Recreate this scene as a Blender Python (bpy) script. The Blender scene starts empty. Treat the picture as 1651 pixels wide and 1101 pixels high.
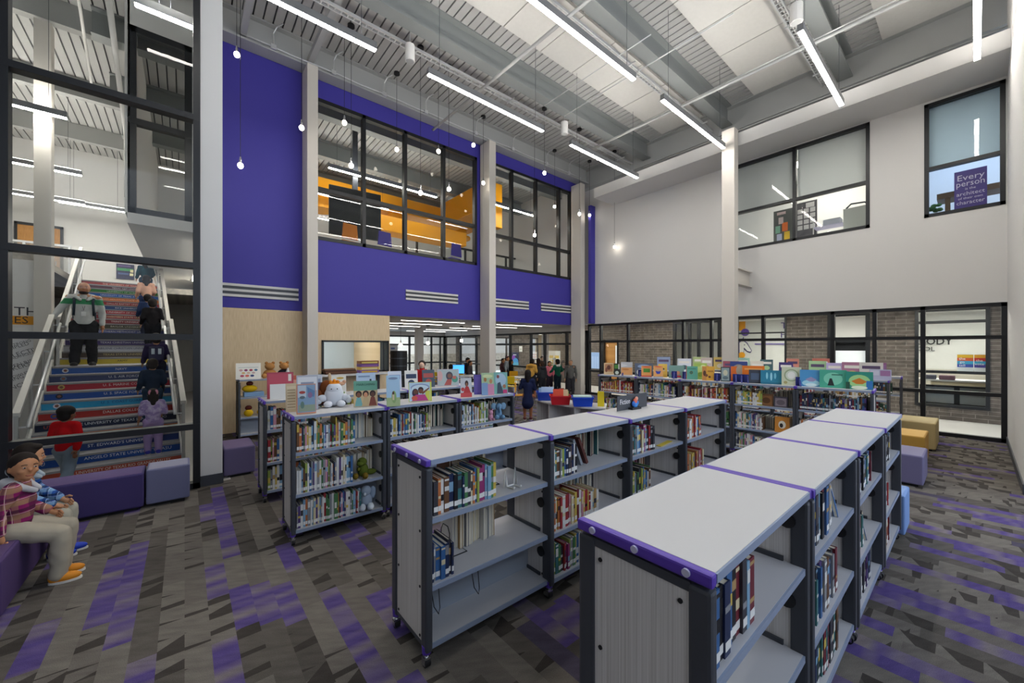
import bpy, bmesh, math, random
from mathutils import Vector, Matrix, Euler
C = bpy.context.scene.collection
SC = bpy.context.scene
PI = math.pi
R = random.Random(7)

# ---------------------------------------------------------------- camera, world, exposure
FPX, YAW, HC = 628.0, math.radians(40.05), 1.88          # focal length in pixels, heading east of north, eye height
cam_d = bpy.data.cameras.new('camera')
cam = bpy.data.objects.new('camera', cam_d); C.objects.link(cam)
cam_d.sensor_fit = 'HORIZONTAL'; cam_d.sensor_width = 36.0
cam_d.lens = 36.0 * FPX / 1651.0
cam_d.shift_y = (558.2 - 550.5) / 1651.0
cam_d.clip_start = 0.05; cam_d.clip_end = 200
cam.location = (0, 0, HC); cam.rotation_euler = (PI / 2, 0, -YAW)
SC.camera = cam
SC.view_settings.view_transform = 'Standard'; SC.view_settings.look = 'None'
SC.view_settings.exposure = 0.88; SC.view_settings.gamma = 1.0
SC.view_settings.use_curve_mapping = False
w = bpy.data.worlds.new('overcast_sky'); SC.world = w; w.use_nodes = True
w.node_tree.nodes['Background'].inputs[0].default_value = (0.74, 0.85, 1.0, 1)
w.node_tree.nodes['Background'].inputs[1].default_value = 1.45
SC.cycles.max_bounces = 7; SC.cycles.diffuse_bounces = 4; SC.cycles.glossy_bounces = 3
SC.cycles.transparent_max_bounces = 20; SC.cycles.caustics_reflective = False; SC.cycles.caustics_refractive = False
SC.cycles.use_denoising = True
SC.cycles.sample_clamp_indirect = 4.0

SN, CN = math.sin(YAW), math.cos(YAW)
def ray(px, py):
    a = (px - 825.5) / FPX; b = (558.2 - py) / FPX
    return Vector((SN + a * CN, CN - a * SN, b))
def at_z(px, py, z):                                     # the point of the photo at a known height / depth
    d = ray(px, py); return Vector((0, 0, HC)) + d * ((z - HC) / d.z)
def at_y(px, py, y):
    d = ray(px, py); return Vector((0, 0, HC)) + d * (y / d.y)
def at_x(px, py, x):
    d = ray(px, py); return Vector((0, 0, HC)) + d * (x / d.x)

# ---------------------------------------------------------------- materials
def lin(h):
    h = h.lstrip('#'); o = []
    for i in (0, 2, 4):
        c = int(h[i:i + 2], 16) / 255.0
        o.append(c / 12.92 if c <= 0.04045 else ((c + 0.055) / 1.055) ** 2.4)
    return (o[0], o[1], o[2], 1.0)
MATS = {}
def mat(col, rough=0.6, metal=0.0, emit=0.0, spec=0.4, name=None):
    k = (col, rough, metal, emit, spec)
    if k in MATS: return MATS[k]
    m = bpy.data.materials.new(name or 'paint_' + col.strip('#')); m.use_nodes = True
    b = m.node_tree.nodes['Principled BSDF']
    b.inputs['Base Color'].default_value = lin(col); b.inputs['Roughness'].default_value = rough
    b.inputs['Metallic'].default_value = metal; b.inputs['Specular IOR Level'].default_value = spec
    if emit:
        b.inputs['Emission Color'].default_value = lin(col); b.inputs['Emission Strength'].default_value = emit
    m.diffuse_color = lin(col)
    MATS[k] = m
    return m
class NT:
    """small helper for building node materials"""
    def __init__(s, name, rough=0.7):
        s.m = bpy.data.materials.new(name); s.m.use_nodes = True
        s.t = s.m.node_tree; s.b = s.t.nodes['Principled BSDF']; s.b.inputs['Roughness'].default_value = rough
        s.b.inputs['Specular IOR Level'].default_value = 0.3
    def n(s, typ, **kw):
        x = s.t.nodes.new(typ)
        for k, v in kw.items(): setattr(x, k, v)
        return x
    def l(s, a, b): s.t.links.new(a, b)
    def val(s, sock, v):
        if hasattr(v, 'is_output') or isinstance(v, bpy.types.NodeSocket): s.l(v, sock)
        else: sock.default_value = v
    def math(s, op, a, b=0.0, c=None):
        x = s.n('ShaderNodeMath', operation=op); s.val(x.inputs[0], a); s.val(x.inputs[1], b)
        if c is not None: s.val(x.inputs[2], c)
        return x.outputs[0]
    def xyz(s, world=True):
        g = s.n('ShaderNodeNewGeometry') if world else s.n('ShaderNodeTexCoord')
        p = s.n('ShaderNodeSeparateXYZ'); s.l(g.outputs['Position'] if world else g.outputs['Object'], p.inputs[0])
        return p.outputs[0], p.outputs[1], p.outputs[2]
    def comb(s, x, y, z=0.0):
        c = s.n('ShaderNodeCombineXYZ'); s.val(c.inputs[0], x); s.val(c.inputs[1], y); s.val(c.inputs[2], z); return c.outputs[0]
    def white(s, vec):
        x = s.n('ShaderNodeTexWhiteNoise'); s.l(vec, x.inputs[0]); return x.outputs[0]
    def noise(s, vec, scale, detail=2):
        x = s.n('ShaderNodeTexNoise'); s.l(vec, x.inputs['Vector']); x.inputs['Scale'].default_value = scale; x.inputs['Detail'].default_value = detail; return x.outputs[0]
    def ramp(s, fac, stops, const=False):
        x = s.n('ShaderNodeValToRGB'); s.l(fac, x.inputs[0]); cr = x.color_ramp
        if const: cr.interpolation = 'CONSTANT'
        while len(cr.elements) < len(stops): cr.elements.new(0.5)
        for e, (p, c) in zip(cr.elements, stops): e.position = p; e.color = lin(c) if isinstance(c, str) else c
        return x.outputs[0]
    def mix(s, f, a, b, blend='MIX'):
        x = s.n('ShaderNodeMix', data_type='RGBA', blend_type=blend); s.val(x.inputs[0], f)
        s.val(x.inputs[6], lin(a) if isinstance(a, str) else a); s.val(x.inputs[7], lin(b) if isinstance(b, str) else b); return x.outputs[2]
    def out(s, col): s.l(col, s.b.inputs['Base Color']); return s.m
    def bump(s, h, st=0.3, d=0.01):
        x = s.n('ShaderNodeBump'); x.inputs['Strength'].default_value = st; x.inputs['Distance'].default_value = d
        s.l(h, x.inputs['Height']); s.l(x.outputs[0], s.b.inputs['Normal'])

def carpet():
    t = NT('carpet_planks', 0.95); t.b.inputs['Specular IOR Level'].default_value = 0.1
    x, y, z = t.xyz()
    c = t.math('FLOOR', t.math('DIVIDE', x, 0.13))
    sh = t.white(t.comb(c, 1.0, 3.0))
    r = t.math('FLOOR', t.math('ADD', t.math('DIVIDE', y, 0.56), t.math('MULTIPLY', sh, 7.0)))
    h = t.white(t.comb(c, r, 1.0)); h2 = t.white(t.comb(c, r, 6.0))
    gray = t.ramp(h2, [(0, '#7c7670'), (0.3, '#6c6761'), (0.6, '#857f78'), (0.85, '#635e59')], True)
    # darker wedges inside some planks
    cell = t.math('FLOOR', t.math('ADD', t.math('DIVIDE', y, 0.19), t.math('MULTIPLY', sh, 3.0)))
    v = t.math('FRACT', t.math('ADD', t.math('DIVIDE', y, 0.19), t.math('MULTIPLY', sh, 3.0)))
    u = t.math('FRACT', t.math('DIVIDE', x, 0.13))
    k = t.white(t.comb(c, cell, 9.0))
    edge = t.math('ADD', t.math('MULTIPLY', u, t.math('SUBTRACT', k, 0.45)), t.math('MULTIPLY', k, 0.5))
    wd = t.math('MULTIPLY', t.math('LESS_THAN', v, edge), t.math('MULTIPLY', t.math('GREATER_THAN', h, 0.22), t.math('LESS_THAN', h, 0.66)))
    gray = t.mix(t.math('MULTIPLY', wd, 0.92), gray, '#4a4541')
    gray = t.mix(t.math('MULTIPLY', t.math('GREATER_THAN', k, 0.99), t.math('LESS_THAN', h, 0.30)), gray, '#45413d')
    band = t.noise(t.comb(t.math('MULTIPLY', c, 3.7), t.math('MULTIPLY', y, 6.0), 2.0), 1.0, 1)
    purp = t.ramp(band, [(0.30, '#90868a'), (0.43, '#7d7192'), (0.55, '#625392'), (0.68, '#6a5c96'), (0.8, '#83788f')])
    col = t.mix(t.math('GREATER_THAN', h, 0.73), gray, purp)
    col = t.mix(t.math('MULTIPLY', t.math('GREATER_THAN', h, 0.66), t.math('LESS_THAN', h, 0.70)), col, '#5a5468')
    fib = t.noise(t.comb(x, y, 0.0), 240, 1)
    strk = t.noise(t.comb(t.math('ADD', t.math('MULTIPLY', x, 5.0), t.math('MULTIPLY', y, 9.0)), t.math('MULTIPLY', x, 3.0), 0.0), 2.2, 3)
    col = t.mix(1.0, col, t.ramp(fib, [(0.2, '#c4c4c4'), (0.8, '#ffffff')]), 'MULTIPLY')
    col = t.mix(1.0, col, t.ramp(strk, [(0.3, '#e0e0e0'), (0.7, '#ffffff')]), 'MULTIPLY')
    t.bump(fib, 0.25, 0.004)
    return t.out(col)
def wood(name, c1, c2, c3, axis='x', sc=9.0, plank=0.16):
    t = NT(name, 0.5); x, y, z = t.xyz()
    u = {'x': x, 'y': y}[axis]
    v = t.white(t.comb(t.math('FLOOR', t.math('DIVIDE', u, plank)), 3.0, 1.0))
    g = t.noise(t.comb(t.math('ADD', t.math('MULTIPLY', u, 9.0), t.math('MULTIPLY', v, 30.0)), t.math('MULTIPLY', z, 0.5), 0.0), sc, 4)
    col = t.ramp(g, [(0.25, c1), (0.5, c2), (0.8, c3)])
    col = t.mix(t.math('MULTIPLY', v, 0.30), col, c1)
    return t.out(col)
def striated():
    t = NT('striated_laminate', 0.45)
    o = t.n('ShaderNodeTexCoord'); p = t.n('ShaderNodeSeparateXYZ'); t.l(o.outputs['Object'], p.inputs[0])
    s = t.math('ADD', p.outputs[0], p.outputs[1])
    g = t.noise(t.comb(t.math('MULTIPLY', s, 60.0), t.math('MULTIPLY', p.outputs[2], 0.35), 0.0), 2.4, 4)
    return t.out(t.ramp(g, [(0.28, '#b9b6b3'), (0.5, '#d2d0ce'), (0.72, '#e0dedd')]))
def brick(name, a, b, mortar, ax, bw=0.40, bh=0.10):
    t = NT(name, 0.8); x, y, z = t.xyz()
    u = {'x': x, 'y': y}[ax]
    k = t.n('ShaderNodeTexBrick'); t.l(t.comb(u, z), k.inputs['Vector'])
    k.inputs['Color1'].default_value = lin(a); k.inputs['Color2'].default_value = lin(b); k.inputs['Mortar'].default_value = lin(mortar)
    k.inputs['Scale'].default_value = 1.0; k.inputs['Brick Width'].default_value = bw; k.inputs['Row Height'].default_value = bh
    k.inputs['Mortar Size'].default_value = 0.006
    n = t.noise(t.comb(u, z), 6, 3)
    return t.out(t.mix(1.0, k.outputs[0], t.ramp(n, [(0.3, '#c8c8c8'), (0.7, '#ffffff')]), 'MULTIPLY'))
def speckle(name, a, b, scale, rough=0.7):
    t = NT(name, rough); g = t.n('ShaderNodeTexCoord')
    return t.out(t.ramp(t.noise(g.outputs['Object'], scale, 3), [(0.35, a), (0.65, b)]))
def glass(name, tint, refl=1.0, dens=0.0, body='#000000'):
    m = bpy.data.materials.new(name); m.use_nodes = True; t = m.node_tree; t.nodes.clear()
    o = t.nodes.new('ShaderNodeOutputMaterial'); tr = t.nodes.new('ShaderNodeBsdfTransparent'); tr.inputs[0].default_value = lin(tint)
    gl = t.nodes.new('ShaderNodeBsdfGlossy'); gl.inputs['Roughness'].default_value = 0.02; gl.inputs[0].default_value = (1, 1, 1, 1)
    fr = t.nodes.new('ShaderNodeFresnel'); fr.inputs[0].default_value = 1.45
    mu = t.nodes.new('ShaderNodeMath'); mu.operation = 'MULTIPLY'; mu.inputs[1].default_value = refl
    mx = t.nodes.new('ShaderNodeMixShader'); t.links.new(fr.outputs[0], mu.inputs[0]); t.links.new(mu.outputs[0], mx.inputs[0])
    t.links.new(tr.outputs[0], mx.inputs[1]); t.links.new(gl.outputs[0], mx.inputs[2])
    if dens:
        df = t.nodes.new('ShaderNodeBsdfDiffuse'); df.inputs[0].default_value = lin(body)
        m2 = t.nodes.new('ShaderNodeMixShader'); m2.inputs[0].default_value = dens
        t.links.new(mx.outputs[0], m2.inputs[1]); t.links.new(df.outputs[0], m2.inputs[2]); t.links.new(m2.outputs[0], o.inputs[0])
    else: t.links.new(mx.outputs[0], o.inputs[0])
    return m
M = dict(
    carpet=carpet(), wood=wood('maple_panel', '#d3ba94', '#e2caa4', '#ecd8b6'), door_wood=wood('oak_door', '#9a6c38', '#b58249', '#c59457', 'x', 9, 0.3),
    strip=striated(), purple=mat('#403a9c', 0.6), white=mat('#d9d8d6', 0.7), wall=mat('#d2d1cf', 0.75), deck=mat('#b3b3b2', 0.55), steel=mat('#868a8a', 0.5),
    steel2=mat('#a9abab', 0.45), column=mat('#cdc8c0', 0.6), black=mat('#17181b', 0.45), frame=mat('#1c1e22', 0.4), char=mat('#43464d', 0.45), top=mat('#c9c8c8', 0.4),
    edge=mat('#8f9cb4', 0.35), lav=mat('#5b3fae', 0.4), cap=mat('#c6c4de', 0.4), chrome=mat('#c8c8cc', 0.25, 0.9), rubber=mat('#1d1d1f', 0.7),
    shelf=mat('#bcbcc0', 0.4), panelw=speckle('acoustic_panel', '#d3d2ce', '#d6d5d1', 12), lamp=mat('#fffdf8', 0.5, 0, 14.0), lampbody=mat('#8f9092', 0.4, 0.4), galv=mat('#d0d2d3', 0.35, 0.5),
    brick=brick('dark_brick', '#5a524c', '#6b625b', '#8b847c', 'y'), brickx=brick('dark_brick_return', '#5a524c', '#6b625b', '#8b847c', 'x'),
    brickl=brick('taupe_brick', '#8b8177', '#978d82', '#a9a096', 'y', 0.4, 0.1), tile=brick('pale_tile', '#cbc4b8', '#d4cec4', '#b9b3a8', 'x', 1.2, 0.3),
    glass=glass('clear_glass', '#f2f6f4', 0.55), glassl=glass('lobby_glass', '#f4f7f6', 0.45), shade=mat('#eeedec', 0.8), yellow=mat('#e39a12', 0.45), floorw=mat('#c9c5c0', 0.35),
    skin=mat('#c08a68', 0.55), bulb=mat('#fff4e2', 0.3, 0, 14.0), blue_shade=mat('#8fb4d8', 0.6),
)

# ---------------------------------------------------------------- mesh building
class MB:
    def __init__(s): s.v = []; s.f = []; s.mi = []; s.cur = 0
    def m(s, i): s.cur = i; return s
    def add(s, vs, fs):
        o = len(s.v); s.v += [tuple(p) for p in vs]
        for f in fs: s.f.append(tuple(o + i for i in f)); s.mi.append(s.cur)
        return s
    def box(s, x0, x1, y0, y1, z0, z1, T=None):
        vs = [(x0, y0, z0), (x1, y0, z0), (x1, y1, z0), (x0, y1, z0), (x0, y0, z1), (x1, y0, z1), (x1, y1, z1), (x0, y1, z1)]
        if T is not None: vs = [T @ Vector(p) for p in vs]
        return s.add(vs, [(0, 3, 2, 1), (4, 5, 6, 7), (0, 1, 5, 4), (1, 2, 6, 5), (2, 3, 7, 6), (3, 0, 4, 7)])
    def bar(s, p, q, wd, ht, up=(0, 0, 1)):              # rectangular bar from p to q
        p, q = Vector(p), Vector(q); d = (q - p); L = d.length; d.normalize(); u = Vector(up)
        sd = d.cross(u)
        if sd.length < 1e-5: sd = d.cross(Vector((1, 0, 0)))
        sd.normalize(); u = sd.cross(d)
        T = Matrix(((d.x, sd.x, u.x, p.x), (d.y, sd.y, u.y, p.y), (d.z, sd.z, u.z, p.z), (0, 0, 0, 1)))
        return s.box(0, L, -wd / 2, wd / 2, -ht / 2, ht / 2, T)
    def prism(s, poly, z0, z1, T=None):
        n = len(poly); vs = [(x, y, z0) for x, y in poly] + [(x, y, z1) for x, y in poly]
        if T is not None: vs = [T @ Vector(p) for p in vs]
        return s.add(vs, [tuple(range(n))[::-1], tuple(range(n, 2 * n))] + [(i, (i + 1) % n, n + (i + 1) % n, n + i) for i in range(n)])
    def ring(s, pts, rad, n=8, cap=True):                # swept tube through pts with radii
        rings = []; P = [Vector(p) for p in pts]
        if not hasattr(rad, '__len__'): rad = [rad] * len(P)
        prev = None
        for i, p in enumerate(P):
            d = (P[min(i + 1, len(P) - 1)] - P[max(i - 1, 0)]).normalized()
            a = prev if prev is not None else (Vector((0, 0, 1)) if abs(d.z) < 0.9 else Vector((1, 0, 0)))
            e = d.cross(a).normalized(); g = e.cross(d).normalized(); prev = g
            rings.append([p + (e * math.cos(2 * PI * k / n) + g * math.sin(2 * PI * k / n)) * rad[i] for k in range(n)])
        vs = [q for r in rings for q in r]; fs = []
        for i in range(len(P) - 1):
            for k in range(n): fs.append((i * n + k, i * n + (k + 1) % n, (i + 1) * n + (k + 1) % n, (i + 1) * n + k))
        if cap: fs += [tuple(range(n))[::-1], tuple(range((len(P) - 1) * n, len(P) * n))]
        return s.add(vs, fs)
    def ell(s, c, r, n=12, k=8, T=None):
        if not hasattr(r, '__len__'): r = (r, r, r)
        vs = [(0, 0, -1)]; fs = []
        for i in range(1, k):
            th = -PI / 2 + PI * i / k
            for j in range(n): vs.append((math.cos(th) * math.cos(2 * PI * j / n), math.cos(th) * math.sin(2 * PI * j / n), math.sin(th)))
        vs.append((0, 0, 1)); e = len(vs) - 1
        for j in range(n):
            fs.append((0, 1 + (j + 1) % n, 1 + j)); fs.append((e, 1 + (k - 2) * n + j, 1 + (k - 2) * n + (j + 1) % n))
            for i in range(k - 2): fs.append((1 + i * n + j, 1 + i * n + (j + 1) % n, 1 + (i + 1) * n + (j + 1) % n, 1 + (i + 1) * n + j))
        c = Vector(c); vs = [Vector((p[0] * r[0], p[1] * r[1], p[2] * r[2])) for p in vs]
        if T is not None: vs = [T @ p for p in vs]
        return s.add([p + c for p in vs], fs)
    def cyl(s, c, r, z0, z1, n=16): return s.prism([(c[0] + r * math.cos(2 * PI * i / n), c[1] + r * math.sin(2 * PI * i / n)) for i in range(n)], z0, z1)
    def build(s, name, mats, parent=None, smooth=False, bevel=0.0, seg=2, loc=None):
        me = bpy.data.meshes.new(name)
        vs = s.v
        if loc is not None: L = Vector(loc); vs = [Vector(p) - L for p in vs]
        me.from_pydata(vs, [], s.f)
        mats = mats if isinstance(mats, (list, tuple)) else [mats]
        for m_ in mats: me.materials.append(m_)
        if len(mats) > 1: me.polygons.foreach_set('material_index', s.mi)
        bm = bmesh.new(); bm.from_mesh(me)
        bmesh.ops.recalc_face_normals(bm, faces=bm.faces)
        if bevel: bmesh.ops.bevel(bm, geom=[e for e in bm.edges if e.is_manifold and e.calc_face_angle(0) > 0.6], offset=bevel, segments=seg, profile=0.6, affect='EDGES', clamp_overlap=True)
        bm.to_mesh(me); bm.free()
        if smooth:
            me.polygons.foreach_set('use_smooth', [True] * len(me.polygons))
        o = bpy.data.objects.new(name, me); C.objects.link(o)
        if parent is not None: o.parent = parent
        if loc is not None: o.location = loc
        return o
def tag(o, label=None, cat=None, group=None, kind=None):
    if label: o['label'] = label
    if cat: o['category'] = cat
    if group: o['group'] = group
    if kind: o['kind'] = kind
    return o
def thing(name, label, cat, loc=(0, 0, 0), rz=0.0, group=None):
    o = bpy.data.objects.new(name, None); C.objects.link(o); o.location = loc; o.rotation_euler = (0, 0, rz); o.empty_display_size = 0.1
    return tag(o, label, cat, group)
def struct(name, mb, mats, parent=None, **kw):
    o = mb.build(name, mats, parent, **kw)
    if parent is None: o['kind'] = 'structure'
    return o
def copy_tree(o, parent=None):
    c = o.copy(); C.objects.link(c)
    if parent is not None: c.parent = parent
    for ch in list(o.children): copy_tree(ch, c)
    return c
def text_mesh(body, size, depth=0.0, align='CENTER', bold=0.0, wmax=None):
    cu = bpy.data.curves.new('lettering', 'FONT'); cu.body = body; cu.size = size; cu.extrude = depth; cu.align_x = align; cu.align_y = 'CENTER'; cu.resolution_u = 2; cu.offset = bold
    ob = bpy.data.objects.new('lettering', cu); C.objects.link(ob)
    dg = bpy.context.evaluated_depsgraph_get(); dg.update()
    me = bpy.data.meshes.new_from_object(ob.evaluated_get(dg))
    bpy.data.objects.remove(ob); bpy.data.curves.remove(cu)
    xs = [v.co.x for v in me.vertices]
    if wmax and xs and max(xs) - min(xs) > wmax:
        k = wmax / (max(xs) - min(xs))
        for v in me.vertices: v.co.x *= k
    return me
def text(body, size, col, M4, parent=None, name='lettering', depth=0.0005, align='CENTER', wmax=None, emit=0.0, bold=0.0):
    me = text_mesh(body, size, depth, align, bold, wmax); me.materials.append(mat(col, 0.6, 0, emit) if isinstance(col, str) else col)
    o = bpy.data.objects.new(name, me); C.objects.link(o)
    if parent is not None: o.parent = parent
    o.matrix_local = M4
    return o
def face_neg_y(x, y, z, rz=0.0):                          # text plane that reads from the -y side
    return Matrix.Translation((x, y, z)) @ Matrix.Rotation(rz, 4, 'Z') @ Matrix.Rotation(PI / 2, 4, 'X')
def face_neg_x(x, y, z):
    return Matrix.Translation((x, y, z)) @ Matrix.Rotation(-PI / 2, 4, 'Z') @ Matrix.Rotation(PI / 2, 4, 'X')
# ================================================================ the building
YP, XE, YG, ZD = 10.36, 12.2, 6.69, 9.0                  # purple wall, east wall, lobby glazing, underside of roof deck
def wall_y(mb, y0, y1, x0, x1, z0, z1, holes):           # a wall running along x with rectangular holes (xa, xb, za, zb) sorted by x
    xs = x0
    for xa, xb, za, zb in holes:
        if xa > xs: mb.box(xs, xa, y0, y1, z0, z1)
        if za > z0: mb.box(xa, xb, y0, y1, z0, za)
        if zb < z1: mb.box(xa, xb, y0, y1, zb, z1)
        xs = xb
    if x1 > xs: mb.box(xs, x1, y0, y1, z0, z1)
def wall_x(mb, x0, x1, y0, y1, z0, z1, holes):
    ys = y0
    for ya, yb, za, zb in holes:
        if ya > ys: mb.box(x0, x1, ys, ya, z0, z1)
        if za > z0: mb.box(x0, x1, ya, yb, z0, za)
        if zb < z1: mb.box(x0, x1, ya, yb, zb, z1)
        ys = yb
    if y1 > ys: mb.box(x0, x1, ys, y1, z0, z1)
struct('floor', MB().box(-7, XE + 0.05, -4, YP + 0.1, -0.1, 0).box(0.4, XE + 0.05, YP, 21.2, -0.1, 0), M['carpet'])
struct('floor_lobby', MB().box(-7, 0.5, YG + 0.08, 21.2, -0.005, 0.006).box(XE + 0.05, 22, -6, 26, -0.1, 0.0), M['floorw'])
# roof deck: metal pans with dark slots between them
d = MB(); d.m(1).box(-7, 13.4, -4, 21.2, ZD + 0.045, ZD + 0.12); d.m(0)
x = -7.0
while x < 13.4: d.box(x, x + 0.155, -4, 21.2, ZD, ZD + 0.046); x += 0.185
struct('ceiling', d, [M['deck'], M['char']])
# purple wall above, maple panelling below
d = MB(); wall_y(d, YP, YP + 0.2, 0.38, XE, 2.72, 8.47, [(2.3, 7.23, 4.49, 7.97), (7.5, 11.8, 4.52, 8.02)])
d.box(11.94, XE, 9.5, 9.62, 2.76, 7.3)
struct('wall_purple', d, M['purple'])
d = MB(); wall_y(d, YP, YP + 0.2, 0.38, 4.31, 0, 2.715, [(2.6, 4.28, 1.2, 2.02)])
struct('wall_maple', d, M['wood'])
d = MB().box(0.16, 0.40, YG - 0.02, YP, 0, ZD)            # pier beside the lobby glazing, stops at the purple wall
struct('wall_pier', d, M['white'])
struct('baseboard_pier', MB().box(0.155, 0.41, YG - 0.035, YG + 0.1, 0.0, 0.14), M['char'])
d = MB(); wall_x(d, XE, XE + 0.15, -0.4, 10.36, 2.73, 7.6, [(-0.38, 0.71, 4.64, 7.07), (1.58, 4.6, 4.64, 7.1)])
struct('wall_east', d, M['wall'])
struct('trim_bulkhead', MB().box(11.08, XE, -0.4, 8.67, 7.12, 7.46), M['white'])
d = MB().box(8.16, 12.3, -0.75, -0.4, 0, 8.6)             # pier wall at the aisle end
struct('wall_south_pier', d, M['white'])
struct('baseboard_south_pier', MB().box(8.13, 12.2, -0.78, -0.385, 0.0, 0.13), M['char'])
# the window wall behind the photographer
d = MB(); wall_y(d, -3.9, -3.7, -7, 8.16, 0, ZD, [(-3.0, 0.2, 3.6, 7.5), (0.8, 4.0, 2.6, 7.5), (4.4, 7.9, 0.4, 7.5)])
d.box(8.0, 8.16, -3.7, -0.75, 4.0, ZD); d.box(8.0, 8.16, -3.7, -3.2, 0, 4.0); d.box(8.0, 8.16, -1.1, -0.75, 0, 4.0)
struct('wall_south', d, M['white'])
struct('wall_west', MB().box(-7.2, -7, -3.9, 21.2, 0, ZD), M['white'])
# steel
def ibeam(name, x0, x1, y, z0, z1, bf=0.30, label=None):
    d = MB(); d.box(x0, x1, y - bf / 2, y + bf / 2, z0, z0 + 0.03).box(x0, x1, y - bf / 2, y + bf / 2, z1 - 0.03, z1).box(x0, x1, y - 0.012, y + 0.012, z0 + 0.03, z1 - 0.03)
    return struct(name, d, M['steel'])
for i, y in enumerate((7.42, 4.78, 2.06, -0.7)): ibeam('beam_roof_%d' % (i + 1), -1.0, 12.42, y, 8.43, ZD - 0.002)
d = MB(); d.box(0.35, 12.4, 10.10, 10.14, 8.43, ZD - 0.002).box(0.35, 12.4, 9.98, 10.34, 8.40, 8.44).box(0.35, 12.4, 9.98, 10.34, ZD - 0.035, ZD - 0.003)
struct('beam_purple_edge', d, M['steel2'])
d = MB(); d.box(12.52, 12.56, -0.7, 10.3, 8.25, ZD - 0.002).box(12.35, 12.75, -0.7, 10.3, 8.22, 8.255).box(12.35, 12.75, -0.7, 10.3, ZD - 0.035, ZD - 0.003)
struct('beam_east_edge', d, M['steel2'])
struct('wall_east_upper', MB().box(12.6, 12.8, -0.75, 10.36, 7.4, ZD), M['wall'])
for i, (x0, x1, y0, y1, z1) in enumerate(((2.14, 2.37, 9.8, 10.3, 8.36), (7.31, 7.57, 9.8, 10.3, 8.36), (11.71, 11.95, 9.8, 10.3, 8.2), (10.8, 11.06, 3.98, 4.29, 7.52))):
    d = MB().box(x0, x1, y0, y1, 0, z1)
    struct('column_%d' % (i + 1), d, M['column'], bevel=0.012)
struct('trim_column_bracket', MB().box(11.0, XE, 4.1, 4.12, 3.55, 3.95).box(11.0, XE, 4.03, 4.19, 3.53, 3.56).box(11.0, XE, 4.03, 4.19, 3.94, 3.97), M['column'])
for i, (x0, x1, y0, y1) in enumerate(((2.0, 12.15, 5.37, 6.70), (2.0, 12.25, 2.68, 4.0), (5.0, 12.3, -0.2, 1.38))):
    d = MB(); n = int((x1 - x0) / 1.25) + 1; s = (x1 - x0) / n
    for k in range(n): d.box(x0 + k * s + 0.012, x0 + (k + 1) * s - 0.012, y0, y1, ZD - 0.075, ZD - 0.005)
    struct('trim_acoustic_panel_%d' % (i + 1), d, M['panelw'])

# ---------------------------------------------------------------- framed glazing
def glazing_y(name, y, x0, x1, z0, z1, vx, hz, fw=0.06, dp=0.12, gl='glass', mats=None):
    """framed glass in a plane y = const: outer frame, mullions at vx, transoms at hz, panes behind as one sheet per bay"""
    r = MB(); r.box(x0, x0 + fw, y - dp / 2, y + dp / 2, z0, z1).box(x1 - fw, x1, y - dp / 2, y + dp / 2, z0, z1)
    r.box(x0, x1, y - dp / 2, y + dp / 2, z0, z0 + fw).box(x0, x1, y - dp / 2, y + dp / 2, z1 - fw, z1)
    root = struct(name, r, M['frame'])
    for v in vx: struct('mullion', MB().box(v - fw / 2, v + fw / 2, y - dp / 2, y + dp / 2, z0, z1), M['frame'], root)
    for h in hz: struct('transom', MB().box(x0, x1, y - dp / 2 - 0.003, y + dp / 2 + 0.003, h - fw / 2, h + fw / 2), M['frame'], root)
    xs = [x0 + fw] + list(vx) + [x1 - fw]
    for a, b in zip(xs[:-1], xs[1:]): struct('pane', MB().add([(a, y, z0), (b, y, z0), (b, y, z1), (a, y, z1)], [(0, 1, 2, 3)]), M[gl], root)
    return root
def glazing_x(name, x, y0, y1, z0, z1, vy, hz, fw=0.06, dp=0.12, gl='glass'):
    r = MB(); r.box(x - dp / 2, x + dp / 2, y0, y0 + fw, z0, z1).box(x - dp / 2, x + dp / 2, y1 - fw, y1, z0, z1)
    r.box(x - dp / 2, x + dp / 2, y0, y1, z0, z0 + fw).box(x - dp / 2, x + dp / 2, y0, y1, z1 - fw, z1)
    root = struct(name, r, M['frame'])
    for v in vy: struct('mullion', MB().box(x - dp / 2, x + dp / 2, v - fw / 2, v + fw / 2, z0, z1), M['frame'], root)
    for h in hz: struct('transom', MB().box(x - dp / 2 - 0.003, x + dp / 2 + 0.003, y0, y1, h - fw / 2, h + fw / 2), M['frame'], root)
    ys = [y0 + fw] + list(vy) + [y1 - fw]
    for a, b in zip(ys[:-1], ys[1:]): struct('pane', MB().add([(x, a, z0), (x, b, z0), (x, b, z1), (x, a, z1)], [(0, 1, 2, 3)]), M[gl], root)
    return root
glazing_y('window_1', YG, -6.0, 0.16, 0.0, ZD, [-4.4, -2.95, -1.475], [0.82, 2.0, 2.945, 4.9, 6.9], fw=0.075, dp=0.14, gl='glassl')
glazing_y('window_2', YP + 0.06, 2.3, 7.23, 4.49, 7.97, [3.62, 4.78, 6.02], [5.75], fw=0.09, dp=0.14)
glazing_y('window_3', YP + 0.06, 7.5, 11.8, 4.52, 8.02, [8.72, 9.88, 11.11], [5.62], fw=0.09, dp=0.14)
glazing_x('window_4', XE + 0.05, -0.4, 9.85, 0.0, 2.74, [0.73, 1.5, 2.26, 3.77, 4.45, 5.15, 6.02, 8.05, 9.25], [0.92, 2.06], fw=0.075)
glazing_x('window_5', XE + 0.05, 1.58, 4.6, 4.64, 7.1, [3.05], [5.72], fw=0.07)
glazing_x('window_6', XE + 0.05, -0.38, 0.71, 4.64, 7.07, [], [5.67], fw=0.07)
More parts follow.
